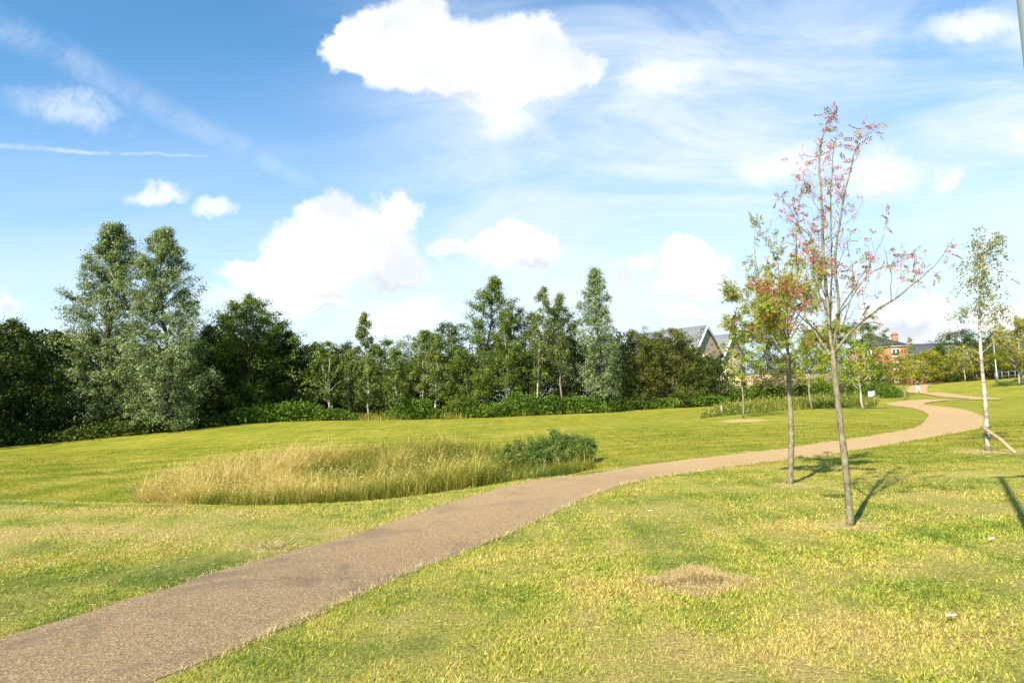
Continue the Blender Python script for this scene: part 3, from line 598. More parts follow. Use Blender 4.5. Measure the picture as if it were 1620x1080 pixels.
tree('broadleaf_tree', 425, 676, 53, 505, 46, 'dark dense tree overlapping the right side of the broad spired tree', group=BELT, seed=49, cb=.03, nl=60, prof='round', **{**DK, 'LAI': 4.2})
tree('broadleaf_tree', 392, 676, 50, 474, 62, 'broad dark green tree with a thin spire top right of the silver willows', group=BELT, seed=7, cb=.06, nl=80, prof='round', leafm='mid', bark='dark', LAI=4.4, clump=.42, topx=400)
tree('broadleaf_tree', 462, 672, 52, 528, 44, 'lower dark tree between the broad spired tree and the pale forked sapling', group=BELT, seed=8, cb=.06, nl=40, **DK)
tree('broadleaf_tree', 505, 667, 55, 546, 40, 'dark tree behind the pale forked sapling', group=BELT, seed=50, cb=.03, nl=54, prof='round', **{**DK, 'LAI': 4.0})
tree('broadleaf_tree', 610, 661, 57, 540, 44, 'dark green tree filling the gap behind the bent topped birch', group=BELT, seed=51, cb=.03, nl=54, prof='round', leafm='mid', bark='dark', LAI=3.6, clump=.38)
tree('young_tree', 522, 664, 50, 545, 32, 'small tree with a pale forked trunk rising from the green undergrowth', group=BELT, seed=9, cb=.26, nl=26, leafm='mid', bark='white', LAI=2.8, clump=.3, stems=2, trunk_r=.07)
tree('birch_tree', 584, 663, 51, 496, 27, 'weeping birch with a bent spiky top standing above its neighbours', group=BELT, topx=582, seed=10, nl=30, **BI)
tree('birch_tree', 552, 664, 52, 560, 24, 'short thin birch just left of the bent topped birch', group=BELT, seed=11, nl=22, **BI)
tree('birch_tree', 626, 661, 50, 548, 24, 'slim birch leaning beside the yellowed tussocks of the belt', group=BELT, seed=12, nl=24, **{**BI, 'leafm': 'mid'})
tree('birch_tree', 664, 656, 55, 522, 26, 'birch with a bare pale stem in front of a black gap', group=BELT, seed=13, nl=26, **{**BI, 'cb': .3})
tree('birch_tree', 692, 657, 53, 528, 24, 'birch with a slanting white stem beside the dense green thicket', group=BELT, topx=700, seed=14, nl=26, **{**BI, 'cb': .25})
tree('alder_tree', 768, 650, 60, 442, 50, 'tall dark tree with open ragged crown, peak of the middle belt', group=BELT, topx=780, seed=15, nl=60, leafm='mid', bark='dark', LAI=3.2, clump=.40, cb=.15, prof='ovoid')
tree('alder_tree', 712, 653, 60, 512, 36, 'dark wide tree left of the tall ragged tree, behind the thicket', group=BELT, seed=16, nl=36, leafm='dark', bark='dark', LAI=3.2, clump=.34, cb=.1, prof='round')
tree('alder_tree', 832, 648, 63, 492, 36, 'dark tree filling in behind the twin stemmed birch', group=BELT, seed=52, cb=.05, nl=50, leafm='mid', bark='dark', LAI=3.4, clump=.38, prof='round')
tree('alder_tree', 890, 647, 63, 486, 34, 'dark tree filling in behind the long bare brown stem', group=BELT, seed=53, cb=.05, nl=50, leafm='dark', bark='dark', LAI=3.4, clump=.38, prof='round')
tree('broadleaf_tree', 560, 664, 57, 545, 36, 'dark tree behind the short thin birch', group=BELT, seed=54, cb=.04, nl=50, prof='round', **{**DK, 'LAI': 4.0})
tree('broadleaf_tree', 668, 657, 62, 526, 44, 'dark green tree behind the birch with the bare pale stem', group=BELT, seed=55, cb=.05, nl=54, leafm='mid', bark='dark', LAI=3.4, clump=.38, prof='round')
tree('thicket_tree', 742, 655, 54, 555, 44, 'low dense green thicket tree at the foot of the tall ragged tree', group=BELT, seed=17, nl=44, leafm='mid', bark='dark', LAI=3.6, clump=.32, cb=.03, prof='round')
tree('birch_tree', 803, 651, 55, 492, 30, 'leafy birch right of the tall ragged tree, with twin white stems', group=BELT, seed=18, nl=32, stems=2, **{**BI, 'LAI': 2.8, 'leafm': 'mid', 'cb': .24})
tree('birch_tree', 853, 649, 56, 452, 26, 'tall thin birch with a see-through top and leaning white stem', group=BELT, topx=852, seed=19, nl=30, **{**BI, 'LAI': 1.9, 'cb': .28})
tree('birch_tree', 890, 648, 57, 462, 26, 'thin greyish birch with a long bare brown stem left of the silver willow', group=BELT, topx=882, seed=20, nl=28, **{**BI, 'LAI': 1.6, 'leafm': 'birch', 'bark': 'grey', 'cb': .36})
tree('willow_tree', 948, 646, 55, 426, 33, 'lone silvery willow with a narrow top in the middle of the belt', seed=21, cb=.08, nl=70, LAI=4.0, topx=940, **WI)
tree('hawthorn_tree', 1010, 645, 59, 524, 40, 'rust tinged rounded hawthorn touching the lone silver willow', group=BELT, seed=22, cb=.04, nl=50, leafm='thorn', bark='dark', LAI=3.5, clump=.34, prof='round')
tree('hawthorn_tree', 1066, 642, 60, 523, 54, 'big domed dark bush tree hiding the beige house', group=BELT, seed=23, cb=.04, nl=64, leafm='thorn', bark='dark', LAI=3.6, clump=.34, prof='round')
tree('hawthorn_tree', 1118, 640, 61, 566, 30, 'low dark right shoulder of the domed bush below the beige gable', group=BELT, seed=24, cb=.05, nl=40, leafm='dark', bark='dark', LAI=3.5, clump=.34, prof='round')
FAR = 'trees standing in front of the far houses'
tree('hawthorn_tree', 1222, 636, 66, 566, 44, 'windswept dark bush right of the beige houses', group=FAR, seed=25, cb=.03, nl=50, leafm='thorn', bark='dark', LAI=3.5, clump=.34, prof='round', topx=1236)
tree('broadleaf_tree', 1215, 634, 76, 502, 44, 'dark green tree behind the windswept bush, seen through the rowan crown', group=FAR, seed=26, cb=.1, nl=44, prof='round', **DK)
tree('broadleaf_tree', 1300, 628, 78, 545, 44, 'mid green tree behind the leaning rowan trunk', group=FAR, seed=27, cb=.05, nl=44, leafm='mid', bark='dark', LAI=3.4, clump=.36, prof='round')
tree('broadleaf_tree', 1358, 622, 84, 510, 52, 'large bright green tree left of the brick house', group=FAR, seed=28, cb=.06, nl=54, leafm='mid', bark='dark', LAI=3.6, clump=.38, prof='round')
tree('broadleaf_tree', 1398, 618, 92, 574, 24, 'shrubby green tree covering the lower wall of the brick house', group=FAR, seed=29, cb=.04, nl=36, leafm='mid', bark='dark', LAI=3.4, clump=.36, prof='round')
tree('conifer_tree', 1490, 607, 128, 546, 24, 'black green pine left of the broad dark tree at far right', group=FAR, seed=30, cb=.04, nl=44, leafm='dark', bark='dark', LAI=4.5, clump=.5, leaf=(.34, .16), prof='cone')
tree('broadleaf_tree', 1530, 606, 132, 524, 36, 'broad dark tree behind the birch at far right', group=FAR, seed=31, cb=.04, nl=50, leafm='dark', bark='dark', LAI=4.5, clump=.7, leaf=(.3, .15), prof='round')
tree('broadleaf_tree', 1578, 604, 125, 528, 34, 'dark tree behind the far street lamp', group=FAR, seed=32, cb=.04, nl=46, leafm='dark', bark='dark', LAI=4.5, clump=.7, leaf=(.3, .15), prof='round')
tree('broadleaf_tree', 1640, 604, 118, 515, 46, 'dark tree behind the golden tree at the right edge', group=FAR, seed=33, cb=.04, nl=46, leafm='dark', bark='dark', LAI=4.5, clump=.7, leaf=(.3, .15), prof='round')
tree('conifer_tree', 1466, 608, 118, 560, 22, 'squat dark bush tree beside the walker path left of the black pine', group=FAR, seed=45, cb=.02, nl=40, leafm='dark', bark='dark', LAI=4.5, clump=.6, leaf=(.3, .15), prof='round')
tree('broadleaf_tree', 1508, 605, 122, 562, 26, 'low dark tree filling in between the black pine and the broad dark tree', group=FAR, seed=46, cb=.02, nl=40, leafm='dark', bark='dark', LAI=4.5, clump=.6, leaf=(.3, .15), prof='round')
tree('broadleaf_tree', 1600, 604, 120, 556, 30, 'low dark tree right behind the far railing', group=FAR, seed=47, cb=.02, nl=40, leafm='dark', bark='dark', LAI=4.5, clump=.6, leaf=(.3, .15), prof='round')
PARK = 'young trees planted along the path'
tree('young_tree', 1176, 661, 38, 512, 30, 'slender young tree with airy lime crown at the end of the long grass', group=PARK, seed=34, cb=.36, nl=24, leafm='lime', bark='grey', LAI=1.9, clump=.24, leaf=(.12, .06), trunk_r=.045, prof='round', up=.6)
tree('young_tree', 1285, 648, 46, 528, 36, 'young lime green tree between the two rowan trunks', group=PARK, seed=35, cb=.34, nl=26, leafm='lime', bark='grey', LAI=2.6, clump=.28, leaf=(.13, .065), trunk_r=.06, prof='round')
tree('young_tree', 1366, 648, 44, 540, 36, 'young tree with a leaning pale trunk right of the rowans', group=PARK, topx=1354, seed=36, cb=.38, nl=26, leafm='lime', bark='white', LAI=2.4, clump=.28, leaf=(.13, .065), trunk_r=.07, prof='round')
tree('young_tree', 1432, 633, 60, 566, 23, 'small leaning tree with amber leaves left of the walker', group=PARK, topx=1420, seed=37, cb=.44, nl=26, leafm='gold', bark='grey', LAI=3.0, clump=.28, leaf=(.15, .08), trunk_r=.08, prof='round')
tree('young_tree', 1464, 611, 106, 553, 27, 'rounded yellow green tree below the brick house above the walker', group=PARK, seed=38, cb=.12, nl=30, leafm='gold', bark='grey', LAI=3.4, clump=.36, leaf=(.2, .11), trunk_r=.1, prof='round')
tree('young_tree', 1446, 612, 112, 535, 10, 'thin yellow tree rising beside the brick chimney', group=PARK, seed=39, cb=.2, nl=20, leafm='gold', bark='grey', LAI=1.6, clump=.34, leaf=(.24, .12), trunk_r=.1, prof='column')
tree('young_tree', 1527, 605, 108, 548, 28, 'small dull yellow tree just left of the staked birch stem', group=PARK, seed=40, cb=.3, nl=30, leafm='gold', bark='grey', LAI=3.2, clump=.42, leaf=(.22, .11), trunk_r=.14, prof='round')
tree('young_tree', 1613, 610, 82, 505, 46, 'golden brown tree with a white trunk at the right edge', group=PARK, topx=1606, seed=41, cb=.28, nl=40, leafm='gold', bark='white', LAI=3.0, clump=.38, leaf=(.18, .1), trunk_r=.11, prof='round')
# trees beyond the left edge of the frame; they throw the deep shade over the left belt
for i_, (x, y, h_) in enumerate([(-36.5, 29, 12.5), (-42, 25, 13), (-48, 31, 13), (-40, 34, 13), (-34.8, 37.5, 14)]):
    gen_nm = gen_tree('broadleaf_tree', np.array([x, y, TZ(x, y)]), h_, 3.4, leafm='dark', bark='dark', cb=.03, prof='round', nl=44, LAI=2.4, leaf=(.24, .13), clump=.4, seed=60 + i_)
    tag(gen_nm, 'dark tree of the belt standing beyond the left edge of the picture', 'tree', 'trees beyond the left edge')

# deep wood behind the belt, one mass
rng = np.random.default_rng(77); mb = MB()
line = spline([(*at(a_, b_, Y)[:2], 0) for a_, b_, Y in [(-160, 706, 44), (0, 700, 50), (160, 692, 53), (320, 678, 58), (480, 668, 61), (650, 656, 64), (800, 652, 68), (950, 648, 68), (1060, 643, 71), (1130, 638, 71)]], 400)
hts = np.interp(np.arange(400), np.linspace(0, 399, 12), [6.5, 6.5, 6.2, 6.4, 6.0, 5.0, 4.8, 5.4, 6.5, 6.2, 5.2, 3.6])
n = 130000; ii = rng.integers(0, 400, n); hh = hts[ii] * (.75 + .5 * vnoise(ii * .11, ii * 0, 3))
zz = rng.random(n) ** .8 * hh; off = rng.normal(size=(n, 2)) * 1.0
xw, yw = line[ii, 0] + off[:, 0], line[ii, 1] + off[:, 1]
leaves(mb, np.c_[xw, yw, terrain(xw, yw) + zz], rng.normal(size=(n, 3)) + [0, 0, .3], .3, .17, rng, np.clip(.3 + rng.normal(size=n) * .2, 0, 1))
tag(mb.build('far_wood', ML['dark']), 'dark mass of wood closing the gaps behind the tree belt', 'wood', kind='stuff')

# ------------------------------------------------------------------ leafy undergrowth along the belt
def undergrowth(name, pts, h, wdt, n, label, leafm='bright', leaf=(.17, .12), seed=1, cat='undergrowth'):
    rng = np.random.default_rng(seed); L_ = spline([(*at(*p)[:2], 0) for p in pts], 200)
    root = empty(name, (*L_[100, :2], TZ(L_[100, 0], L_[100, 1]))); o0 = np.array(root.location)
    ii = rng.integers(0, 200, n); en = np.sin(np.pi * np.clip(ii / 199, .03, .97)) ** .35
    top = h * en * (.35 + .65 * vnoise(ii * .10, ii * 0, seed) + .45 * vnoise(ii * .37, ii * 0, seed + 5))
    z = top * rng.random(n) ** .62; ac = rng.normal(size=n) * wdt * .5 * np.sqrt(np.clip(1.15 - (z / (top + .01)) ** 2, .1, 1))
    ang = rng.random(n) * 6.283; x = L_[ii, 0] + ac * np.cos(ang) + rng.normal(size=n) * .1; y = L_[ii, 1] + ac * np.sin(ang) + rng.normal(size=n) * .1
    c_ = np.c_[x, y, terrain(x, y) + z] - o0
    mb = MB(); cn = vnoise(x * 1.7, y * 1.7, 3)
    leaves(mb, c_, rng.normal(size=(n, 3)) * .8 + [0, -.25, .35], leaf[0] * (.6 + .7 * rng.random(n)), leaf[1] * (.6 + .7 * rng.random(n)), rng, np.clip(.25 + .5 * cn + rng.normal(size=n) * .16, 0, 1))
    mb.build('foliage', ML[leafm], root)
    tag(root, label, cat, 'clumps of undergrowth at the foot of the belt'); return root
undergrowth('undergrowth_shrub', [(345, 676, 46), (440, 670, 47), (560, 664, 48)], 1.2, 1.2, 9000, 'long bright green undergrowth under the dark trees left of the birches', seed=1)
undergrowth('undergrowth_shrub', [(622, 662, 49.5), (655, 660, 50), (690, 658, 50.5)], 1.35, 1.1, 5000, 'short bright green clump of undergrowth between two birch stems', seed=2)
undergrowth('undergrowth_shrub', [(765, 657, 52), (850, 653, 53), (955, 649, 54)], 1.5, 1.2, 12000, 'longest fresh green undergrowth, below the thin birches and lone willow', seed=3)
undergrowth('undergrowth_shrub', [(700, 660, 51), (730, 658, 52), (765, 656, 52)], 1.3, 1.0, 4500, 'dark green clump with dry tufts at the foot of the thicket', 'mid', seed=4)
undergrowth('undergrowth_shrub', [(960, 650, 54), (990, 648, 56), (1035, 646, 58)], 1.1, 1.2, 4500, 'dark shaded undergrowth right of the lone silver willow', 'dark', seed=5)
undergrowth('undergrowth_shrub', [(1040, 643, 58), (1090, 640, 59), (1150, 637, 60)], 1.0, 1.2, 6000, 'green nettles in front of the domed bush', seed=6)
undergrowth('undergrowth_shrub', [(1140, 634, 64), (1190, 632, 65), (1250, 630, 66)], 1.5, 1.4, 6500, 'green undergrowth below the beige houses', seed=7)
undergrowth('undergrowth_shrub', [(1250, 628, 68), (1290, 626, 70), (1320, 624, 71)], 1.7, 1.4, 5500, 'lime tinted undergrowth behind the leaning rowan trunk', seed=8)
undergrowth('undergrowth_shrub', [(1335, 622, 70), (1390, 620, 74), (1425, 617, 80)], 1.4, 1.4, 6000, 'pale green scrub behind the white sign', seed=9)
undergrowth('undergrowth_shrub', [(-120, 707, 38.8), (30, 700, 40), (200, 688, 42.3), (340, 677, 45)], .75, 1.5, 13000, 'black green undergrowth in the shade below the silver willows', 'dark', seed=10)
# dry tufts between clumps
rng = np.random.default_rng(15); mb = MB()
for (px, py, Y, r) in [(566, 664, 48, .8), (608, 662, 49, .9), (702, 660, 50, .8), (714, 659, 50.5, .5), (585, 663, 48.5, .6)]:
    b = at(px, py, Y); n = 420; x = b[0] + rng.normal(size=n) * r; y = b[1] + rng.normal(size=n) * .3
    long_grass(mb, x, y, .12 + .6 * rng.random(n) ** 2, np.clip(.42 + rng.normal(size=n) * .18, 0, 1), .022, rng, .6)
tag(mb.build('dry_tufts', m_reed), 'yellowed grass tufts at the foot of the birches', 'dry grass', kind='stuff')

# ------------------------------------------------------------------ shrub at the right end of the hollow
def shrub(base, blobs, label, seed):
    rng = np.random.default_rng(seed); root = empty('shrub', base); lb, sb = MB(), MB()
    for (dx, dy, r, h) in blobs:
        gz = TZ(base[0] + dx, base[1] + dy) - base[2]
        for j in range(26):
            az = rng.random() * 6.283; rr_ = r * math.sqrt(rng.random()); hh = h * rng.uniform(.6, 1.08) * (1 - .35 * (rr_ / r) ** 2)
            a0 = np.array([dx + math.cos(az) * rr_ * .25, dy + math.sin(az) * rr_ * .25, gz]); t_ = np.array([dx + math.cos(az) * rr_, dy + math.sin(az) * rr_, gz + hh])
            L_ = spline([a0, a0 * .4 + t_ * .6 + [0, 0, .08], t_], 6); sb.tube(L_, np.linspace(.008, .003, 6), 4, False)
            n = 330; f = rng.random(n) ** .7 * 5; i_ = np.minimum(f.astype(int), 4); p = L_[i_] * (1 - (f - i_))[:, None] + L_[i_ + 1] * (f - i_)[:, None]
            p = p + rng.normal(size=(n, 3)) * .055; p[:, 2] = np.maximum(p[:, 2], gz)
            leaves(lb, p, rng.normal(size=(n, 3)) * .7 + [0, 0, .5], .05 + .035 * rng.random(n), .022, rng, np.clip(.45 + rng.normal(size=n) * .22 + rng.normal() * .15, 0, 1))
    lb.build('foliage', leafmat('shrub_leaf', [(0, (.045, .085, .012)), (.5, (.095, .155, .022)), (.8, (.18, .22, .035)), (.95, (.28, .26, .05)), (1, (.34, .20, .08))], .3), root)
    sb.build('stems', BK['grey'], root); tag(root, label, 'shrub')
sb_ = G(880, 744)
shrub(sb_, [(-.55, .35, .55, .95), (0, .5, .6, 1.05), (.45, .45, .55, .95), (.8, .4, .45, .75), (-.15, .05, .5, .7), (.6, .1, .4, .6)], 'rounded green shrub growing at the right end of the hollow beside the path', 3)
sb2 = G(826, 747)
shrub(sb2, [(-.1, .4, .45, .85), (.25, .3, .4, .75), (-.4, .35, .35, .6), (.1, .05, .4, .5)], 'smaller thin weedy bush between the long grass and rounded shrub', 4)

# ------------------------------------------------------------------ rowans
m_rowan_a = leafmat('rowan_leaf', [(0, (.09, .14, .015)), (.4, (.19, .25, .024)), (.62, (.33, .35, .035)), (.72, (.30, .17, .06)), (.86, (.21, .075, .050)), (1, (.25, .070, .045))], .3)
m_berry = flat('berry', (.48, .035, .02), .35, .5, .3, 40)
ico_d = nrm(np.array([(0, 1, 1.618), (0, -1, 1.618), (0, 1, -1.618), (0, -1, -1.618), (1, 1.618, 0), (-1, 1.618, 0), (1, -1.618, 0), (-1, -1.618, 0), (1.618, 0, 1), (-1.618, 0, 1), (1.618, 0, -1), (-1.618, 0, -1)]))
from itertools import combinations
dd = lambda a_, b_: np.linalg.norm(ico_d[a_] - ico_d[b_])
ico_f = [f for f in combinations(range(12), 3) if all(dd(a_, b_) < 1.1 for a_, b_ in combinations(f, 2))]
ico_f = [f if np.dot(np.cross(ico_d[f[1]] - ico_d[f[0]], ico_d[f[2]] - ico_d[f[0]]), ico_d[f[0]]) > 0 else f[::-1] for f in ico_f]
def berries(mb, c_, r, rng):
    for p in c_: mb.add(p + ico_d * r * rng.uniform(.8, 1.15), None, ico_f)
def rowan(label, base, trunk, limbs, Y0, seed, r0, leaf_fn, twig_len, twig_n, leaf_scale=1.0, berry_p=.2):
    """limbs: lists of (px, py, depth offset) traced on the real tree, at its real distance"""
    rng = np.random.default_rng(seed); root = empty('rowan_tree', base); tb, lb, bb = MB(), MB(), MB()
    W = lambda a_: P(a_[0], a_[1], Y0 + a_[2]) - base
    tp = spline([W(a_) for a_ in trunk], 22); tp[0] = [0, 0, -.03]
    rads = np.interp(np.linspace(0, 1, 22), [0, .04, .1, 1], [r0 * 1.5, r0 * 1.12, r0, r0 * .78]) * (1 + rng.normal(size=22) * .03)
    tb.tube(tp, rads, 12)
    sites = []
    def twig(p, d, L_, r, lev):
        q1 = p + d * L_ * .5 + rng.normal(size=3) * L_ * .08; q2 = p + d * L_ + rng.normal(size=3) * L_ * .14 + np.array([0, 0, L_ * .08])
        pts = spline([p, q1, q2], 6); tb.tube(pts, np.linspace(r, max(.0012, r * .4), 6), 4, False)
        for f in (2, 3, 4, 5): sites.append((pts[f], nrm(pts[f] - pts[f - 1])))
        if lev > 0:
            for _ in range(rng.integers(2, 4)):
                i_ = rng.integers(2, 6); twig(pts[i_], nrm(d * .7 + rng.normal(size=3) * .6 + [0, 0, .15]), L_ * rng.uniform(.4, .7), r * .6, lev - 1)
    for L_ in limbs:
        w_ = [W(a_) for a_ in L_['p']]; pts = spline(w_, 26); pts[3:] += np.cumsum(rng.normal(size=(23, 3)) * .006, axis=0)
        rr_ = np.linspace(L_['r'], .0025, 26) ** 1.0; tb.tube(pts, rr_, 6, False)
        ln = np.linalg.norm(np.diff(pts, axis=0), axis=1).sum(); nt = int(ln * twig_n * L_.get('t', 1))
        for _ in range(nt):
            f = rng.uniform(L_.get('f0', .25), 1) * 24.9; i_ = int(f); p = pts[i_]; d = nrm(pts[i_ + 1] - pts[i_])
            dv = nrm(d * .7 + rng.normal(size=3) * .7 + np.array([0, 0, .25])); twig(p, dv, twig_len * rng.uniform(.5, 1.25) * (1.15 - .8 * f / 25), max(.002, rr_[i_] * .35), 1)
        sites.append((pts[-1], nrm(pts[-1] - pts[-2])))
    # compound leaves: paired leaflets on a short stalk
    C, A, Rn, Ln = [], [], [], []
    for (p, d) in sites:
        pw = p + base; keep, tone = leaf_fn(pw, rng)
        for _ in range(rng.poisson(keep)):
            ax = nrm(d * .5 + rng.normal(size=3) * .7 + np.array([0, 0, -.1])); sd = nrm(np.cross(ax, rng.normal(size=3))); LL = rng.uniform(.07, .14) * leaf_scale; tn = np.clip(tone + rng.normal() * .13, 0, 1)
            if rng.random() < .4: LL *= .6
            for s__ in np.linspace(.25, .95, 5):
                for sg in (-1, 1):
                    C.append(p + ax * LL * s__); A.append(ax * .55 + sd * sg * .85 + [0, 0, -.2]); Rn.append(np.clip(tn + rng.normal() * .06, 0, 1)); Ln.append(LL * .38)
            C.append(p + ax * LL); A.append(ax); Rn.append(tn); Ln.append(LL * .4)
        if rng.random() < berry_p * (.3 + keep * .4): berries(bb, p + rng.normal(size=(rng.integers(4, 11), 3)) * .018 * leaf_scale - [0, 0, .02], .0065 * leaf_scale, rng)
    C = np.array(C); Ln = np.array(Ln); leaves(lb, C, np.array(A), Ln, Ln * .36, rng, np.array(Rn))
    tb.build('trunk', BK['rowan'], root, True); lb.build('crown', m_rowan_a, root); bb.build('berries', m_berry, root)['kind'] = 'stuff'
    tag(root, label, 'tree', 'rowan trees'); return root
b1 = G(1346, 831); Y1 = b1[1]
lim1 = [dict(p=[(1317, 560, 0), (1308, 480, .05), (1303, 400, .1), (1298, 300, .1), (1294, 235, .15), (1306, 190, .2), (1318, 172, .2)], r=.030),
        dict(p=[(1318, 552, 0), (1326, 490, -.1), (1322, 410, -.2), (1334, 330, -.25), (1350, 255, -.2), (1366, 206, -.2), (1384, 208, -.2)], r=.024),
        dict(p=[(1320, 558, 0), (1348, 522, -.1), (1392, 487, -.3), (1432, 455, -.45), (1470, 425, -.6), (1500, 382, -.7)], r=.022, t=.9),
        dict(p=[(1314, 562, 0), (1292, 528, .25), (1270, 490, .5), (1258, 420, .6), (1262, 330, .6), (1270, 270, .6)], r=.020),
        dict(p=[(1312, 520, 0), (1318, 440, .3), (1316, 340, .4), (1317, 265, .45), (1330, 200, .45)], r=.018),
        dict(p=[(1322, 500, -.1), (1352, 452, -.35), (1378, 412, -.5), (1402, 372, -.6)], r=.013),
        dict(p=[(1318, 510, 0), (1345, 470, .3), (1372, 432, .5), (1420, 412, .7), (1450, 388, .8)], r=.012),
        dict(p=[(1306, 470, .1), (1284, 410, .2), (1266, 360, .2), (1238, 318, .1)], r=.011),
        dict(p=[(1310, 500, -.2), (1290, 440, -.4), (1282, 380, -.5), (1250, 345, -.6)], r=.011),
        dict(p=[(1410, 474, -.38), (1408, 430, -.4), (1406, 392, -.4)], r=.008),
        dict(p=[(1316, 548, 0), (1340, 500, .5), (1352, 440, .9), (1340, 380, 1.1)], r=.013),
        dict(p=[(1308, 540, 0), (1276, 512, -.4), (1232, 470, -.7), (1200, 452, -.8)], r=.012)]
def lf1(p, rng):
    px_rel = p[0] / p[1]; left = np.clip((.455 - px_rel) / .06, 0, 1); lowz = np.clip((3.4 - p[2]) / 1.2, 0, 1)
    red = rng.random() < (.80 - .45 * left * lowz)
    return .15 + .45 * left * (p[2] < 3.2), (.88 if red else .55)
rowan('bare looking rowan with leaning trunk, red leaves and long right limb, nearest the camera', b1, [(1346, 831, 0), (1338, 740, 0), (1326, 640, 0), (1317, 555, 0)], [dict(l_, r=l_['r'] * .78) for l_ in lim1], Y1, 5, .041, lf1, .36, 8.5, .95, .30)
b2 = G(1250, 765); Y2 = b2[1]
lim2 = [dict(p=[(1247, 572, 0), (1246, 520, .1), (1250, 460, .1), (1262, 400, .1), (1268, 350, .1)], r=.026),
        dict(p=[(1246, 575, 0), (1225, 545, -.2), (1196, 530, -.4), (1162, 522, -.6), (1145, 510, -.7)], r=.022),
        dict(p=[(1248, 578, 0), (1275, 545, .2), (1305, 538, .4), (1330, 520, .5)], r=.018),
        dict(p=[(1247, 550, 0), (1228, 500, .4), (1205, 460, .6), (1192, 400, .6), (1193, 350, .6)], r=.018),
        dict(p=[(1247, 545, 0), (1222, 500, -.5), (1190, 478, -.9), (1158, 462, -1.1)], r=.017),
        dict(p=[(1248, 535, 0), (1240, 470, -.5), (1228, 420, -.8), (1220, 372, -.9)], r=.016),
        dict(p=[(1248, 530, 0), (1270, 480, -.5), (1288, 430, -.7), (1285, 380, -.8)], r=.016),
        dict(p=[(1248, 540, 0), (1272, 500, .6), (1290, 460, 1.0), (1300, 420, 1.2)], r=.015),
        dict(p=[(1247, 560, 0), (1230, 520, .7), (1200, 505, 1.1), (1175, 480, 1.3)], r=.015),
        dict(p=[(1248, 585, 0), (1275, 568, -.4), (1300, 545, -.8), (1322, 530, -1.0)], r=.012),
        dict(p=[(1247, 560, 0), (1240, 520, -.8), (1215, 500, -1.2), (1210, 470, -1.5)], r=.014)]
def lf2(p, rng):
    h = p[2]; red = rng.random() < (.04 + .25 * np.clip((h - 3.6) / 1.0, 0, 1))
    return (1.9 if h < 3.7 else .8), (.86 if red else .46 + .16 * rng.random())
rowan('leafy green rowan with straight upright trunk and orange red berries, second from camera', b2, [(1250, 767, 0), (1252, 690, 0), (1249, 620, 0), (1247, 560, 0)], [dict(l_, r=l_['r'] * .8) for l_ in lim2], Y2, 6, .050, lf2, .42, 6.0, 1.2, .045)

# ------------------------------------------------------------------ young birch at right with its prop
bb_ = G(1563, 712)
def young_birch():
    rng = np.random.default_rng(8); root = empty('birch_tree', bb_); tb, lb = MB(), MB(); Y = bb_[1]
    W = lambda px, py, d: P(px, py, Y + d) - bb_
    tp = spline([W(1563, 713, 0), W(1559, 640, 0), W(1552, 560, 0), W(1549, 480, 0), W(1556, 420, 0), W(1566, 350, 0)], 26); tp[0] = [0, 0, -.02]
    tb.tube(tp, np.interp(np.linspace(0, 1, 26), [0, .05, .5, 1], [.075, .056, .032, .005]), 9)
    for j in range(46):
        f = rng.uniform(.36, .98); i_ = min(int(f * 25), 24); p = tp[i_]; az = j * 2.4; r = 1.05 * (1.15 - f) ** .6 * rng.uniform(.55, 1.1)
        t_ = p + np.array([math.cos(az) * r, math.sin(az) * r, r * rng.uniform(.1, .7)]); L_ = spline([p, p * .45 + t_ * .55 + [0, 0, .16 * r], t_ - [0, 0, .18 * r]], 8)
        tb.tube(L_, np.linspace(.010, .002, 8), 4, False)
        for s__ in range(5):
            a0 = L_[rng.integers(3, 8)]; dn = rng.uniform(.15, .55); e = a0 + np.array([rng.normal() * .12, rng.normal() * .12, -dn]); sp_ = spline([a0, a0 * .5 + e * .5 + rng.normal(size=3) * .05, e], 5)
            tb.tube(sp_, np.linspace(.003, .0015, 5), 3, False)
            n = rng.integers(8, 20); g_ = rng.random(n) * 3.99; gi = g_.astype(int); c_ = sp_[gi] * (1 - (g_ - gi))[:, None] + sp_[gi + 1] * (g_ - gi)[:, None] + rng.normal(size=(n, 3)) * .03
            leaves(lb, c_, rng.normal(size=(n, 3)) * .7 + [0, 0, -.6], .05 + .025 * rng.random(n), .04, rng, np.clip(.45 + rng.normal(size=n) * .25, 0, 1))
    tb.build('trunk', BK['white'], root, True)
    lb.build('crown', leafmat('young_birch_leaf', [(0, (.10, .13, .03)), (.45, (.20, .215, .055)), (.8, (.34, .31, .09)), (1, (.44, .36, .13))], .35), root)
    tag(root, 'young birch with white trunk and sparse yellow leaves held by a slanting timber prop', 'tree')
young_birch()
m_timber = barkmat('timber', (.20, .14, .08), (.36, .27, .17), 14)
m_black = flat('black_rubber', (.02, .02, .02), .5)
st0 = P(1553, 674, bb_[1] - .1); st1 = G(1613, 716); root = empty('timber_stake', st1)
mb = MB(); mb.tube(np.array([st0 - st1, (st0 - st1) * .5, np.array([0, 0, -.1])]), [.042, .042, .042], 10); mb.build('pole', m_timber, root, True)
tie = P(1560, 675, bb_[1]) - st1; a_ = np.linspace(0, 2 * math.pi, 17); mb = MB(); mb.tube(np.c_[tie[0] + .10 * np.cos(a_), tie[1] + .10 * np.sin(a_), tie[2] + 0 * a_], .014, 6); mb.build('strap', m_black, root, True)
tag(root, 'slanting round timber prop tied to the young birch with a black strap', 'stake')

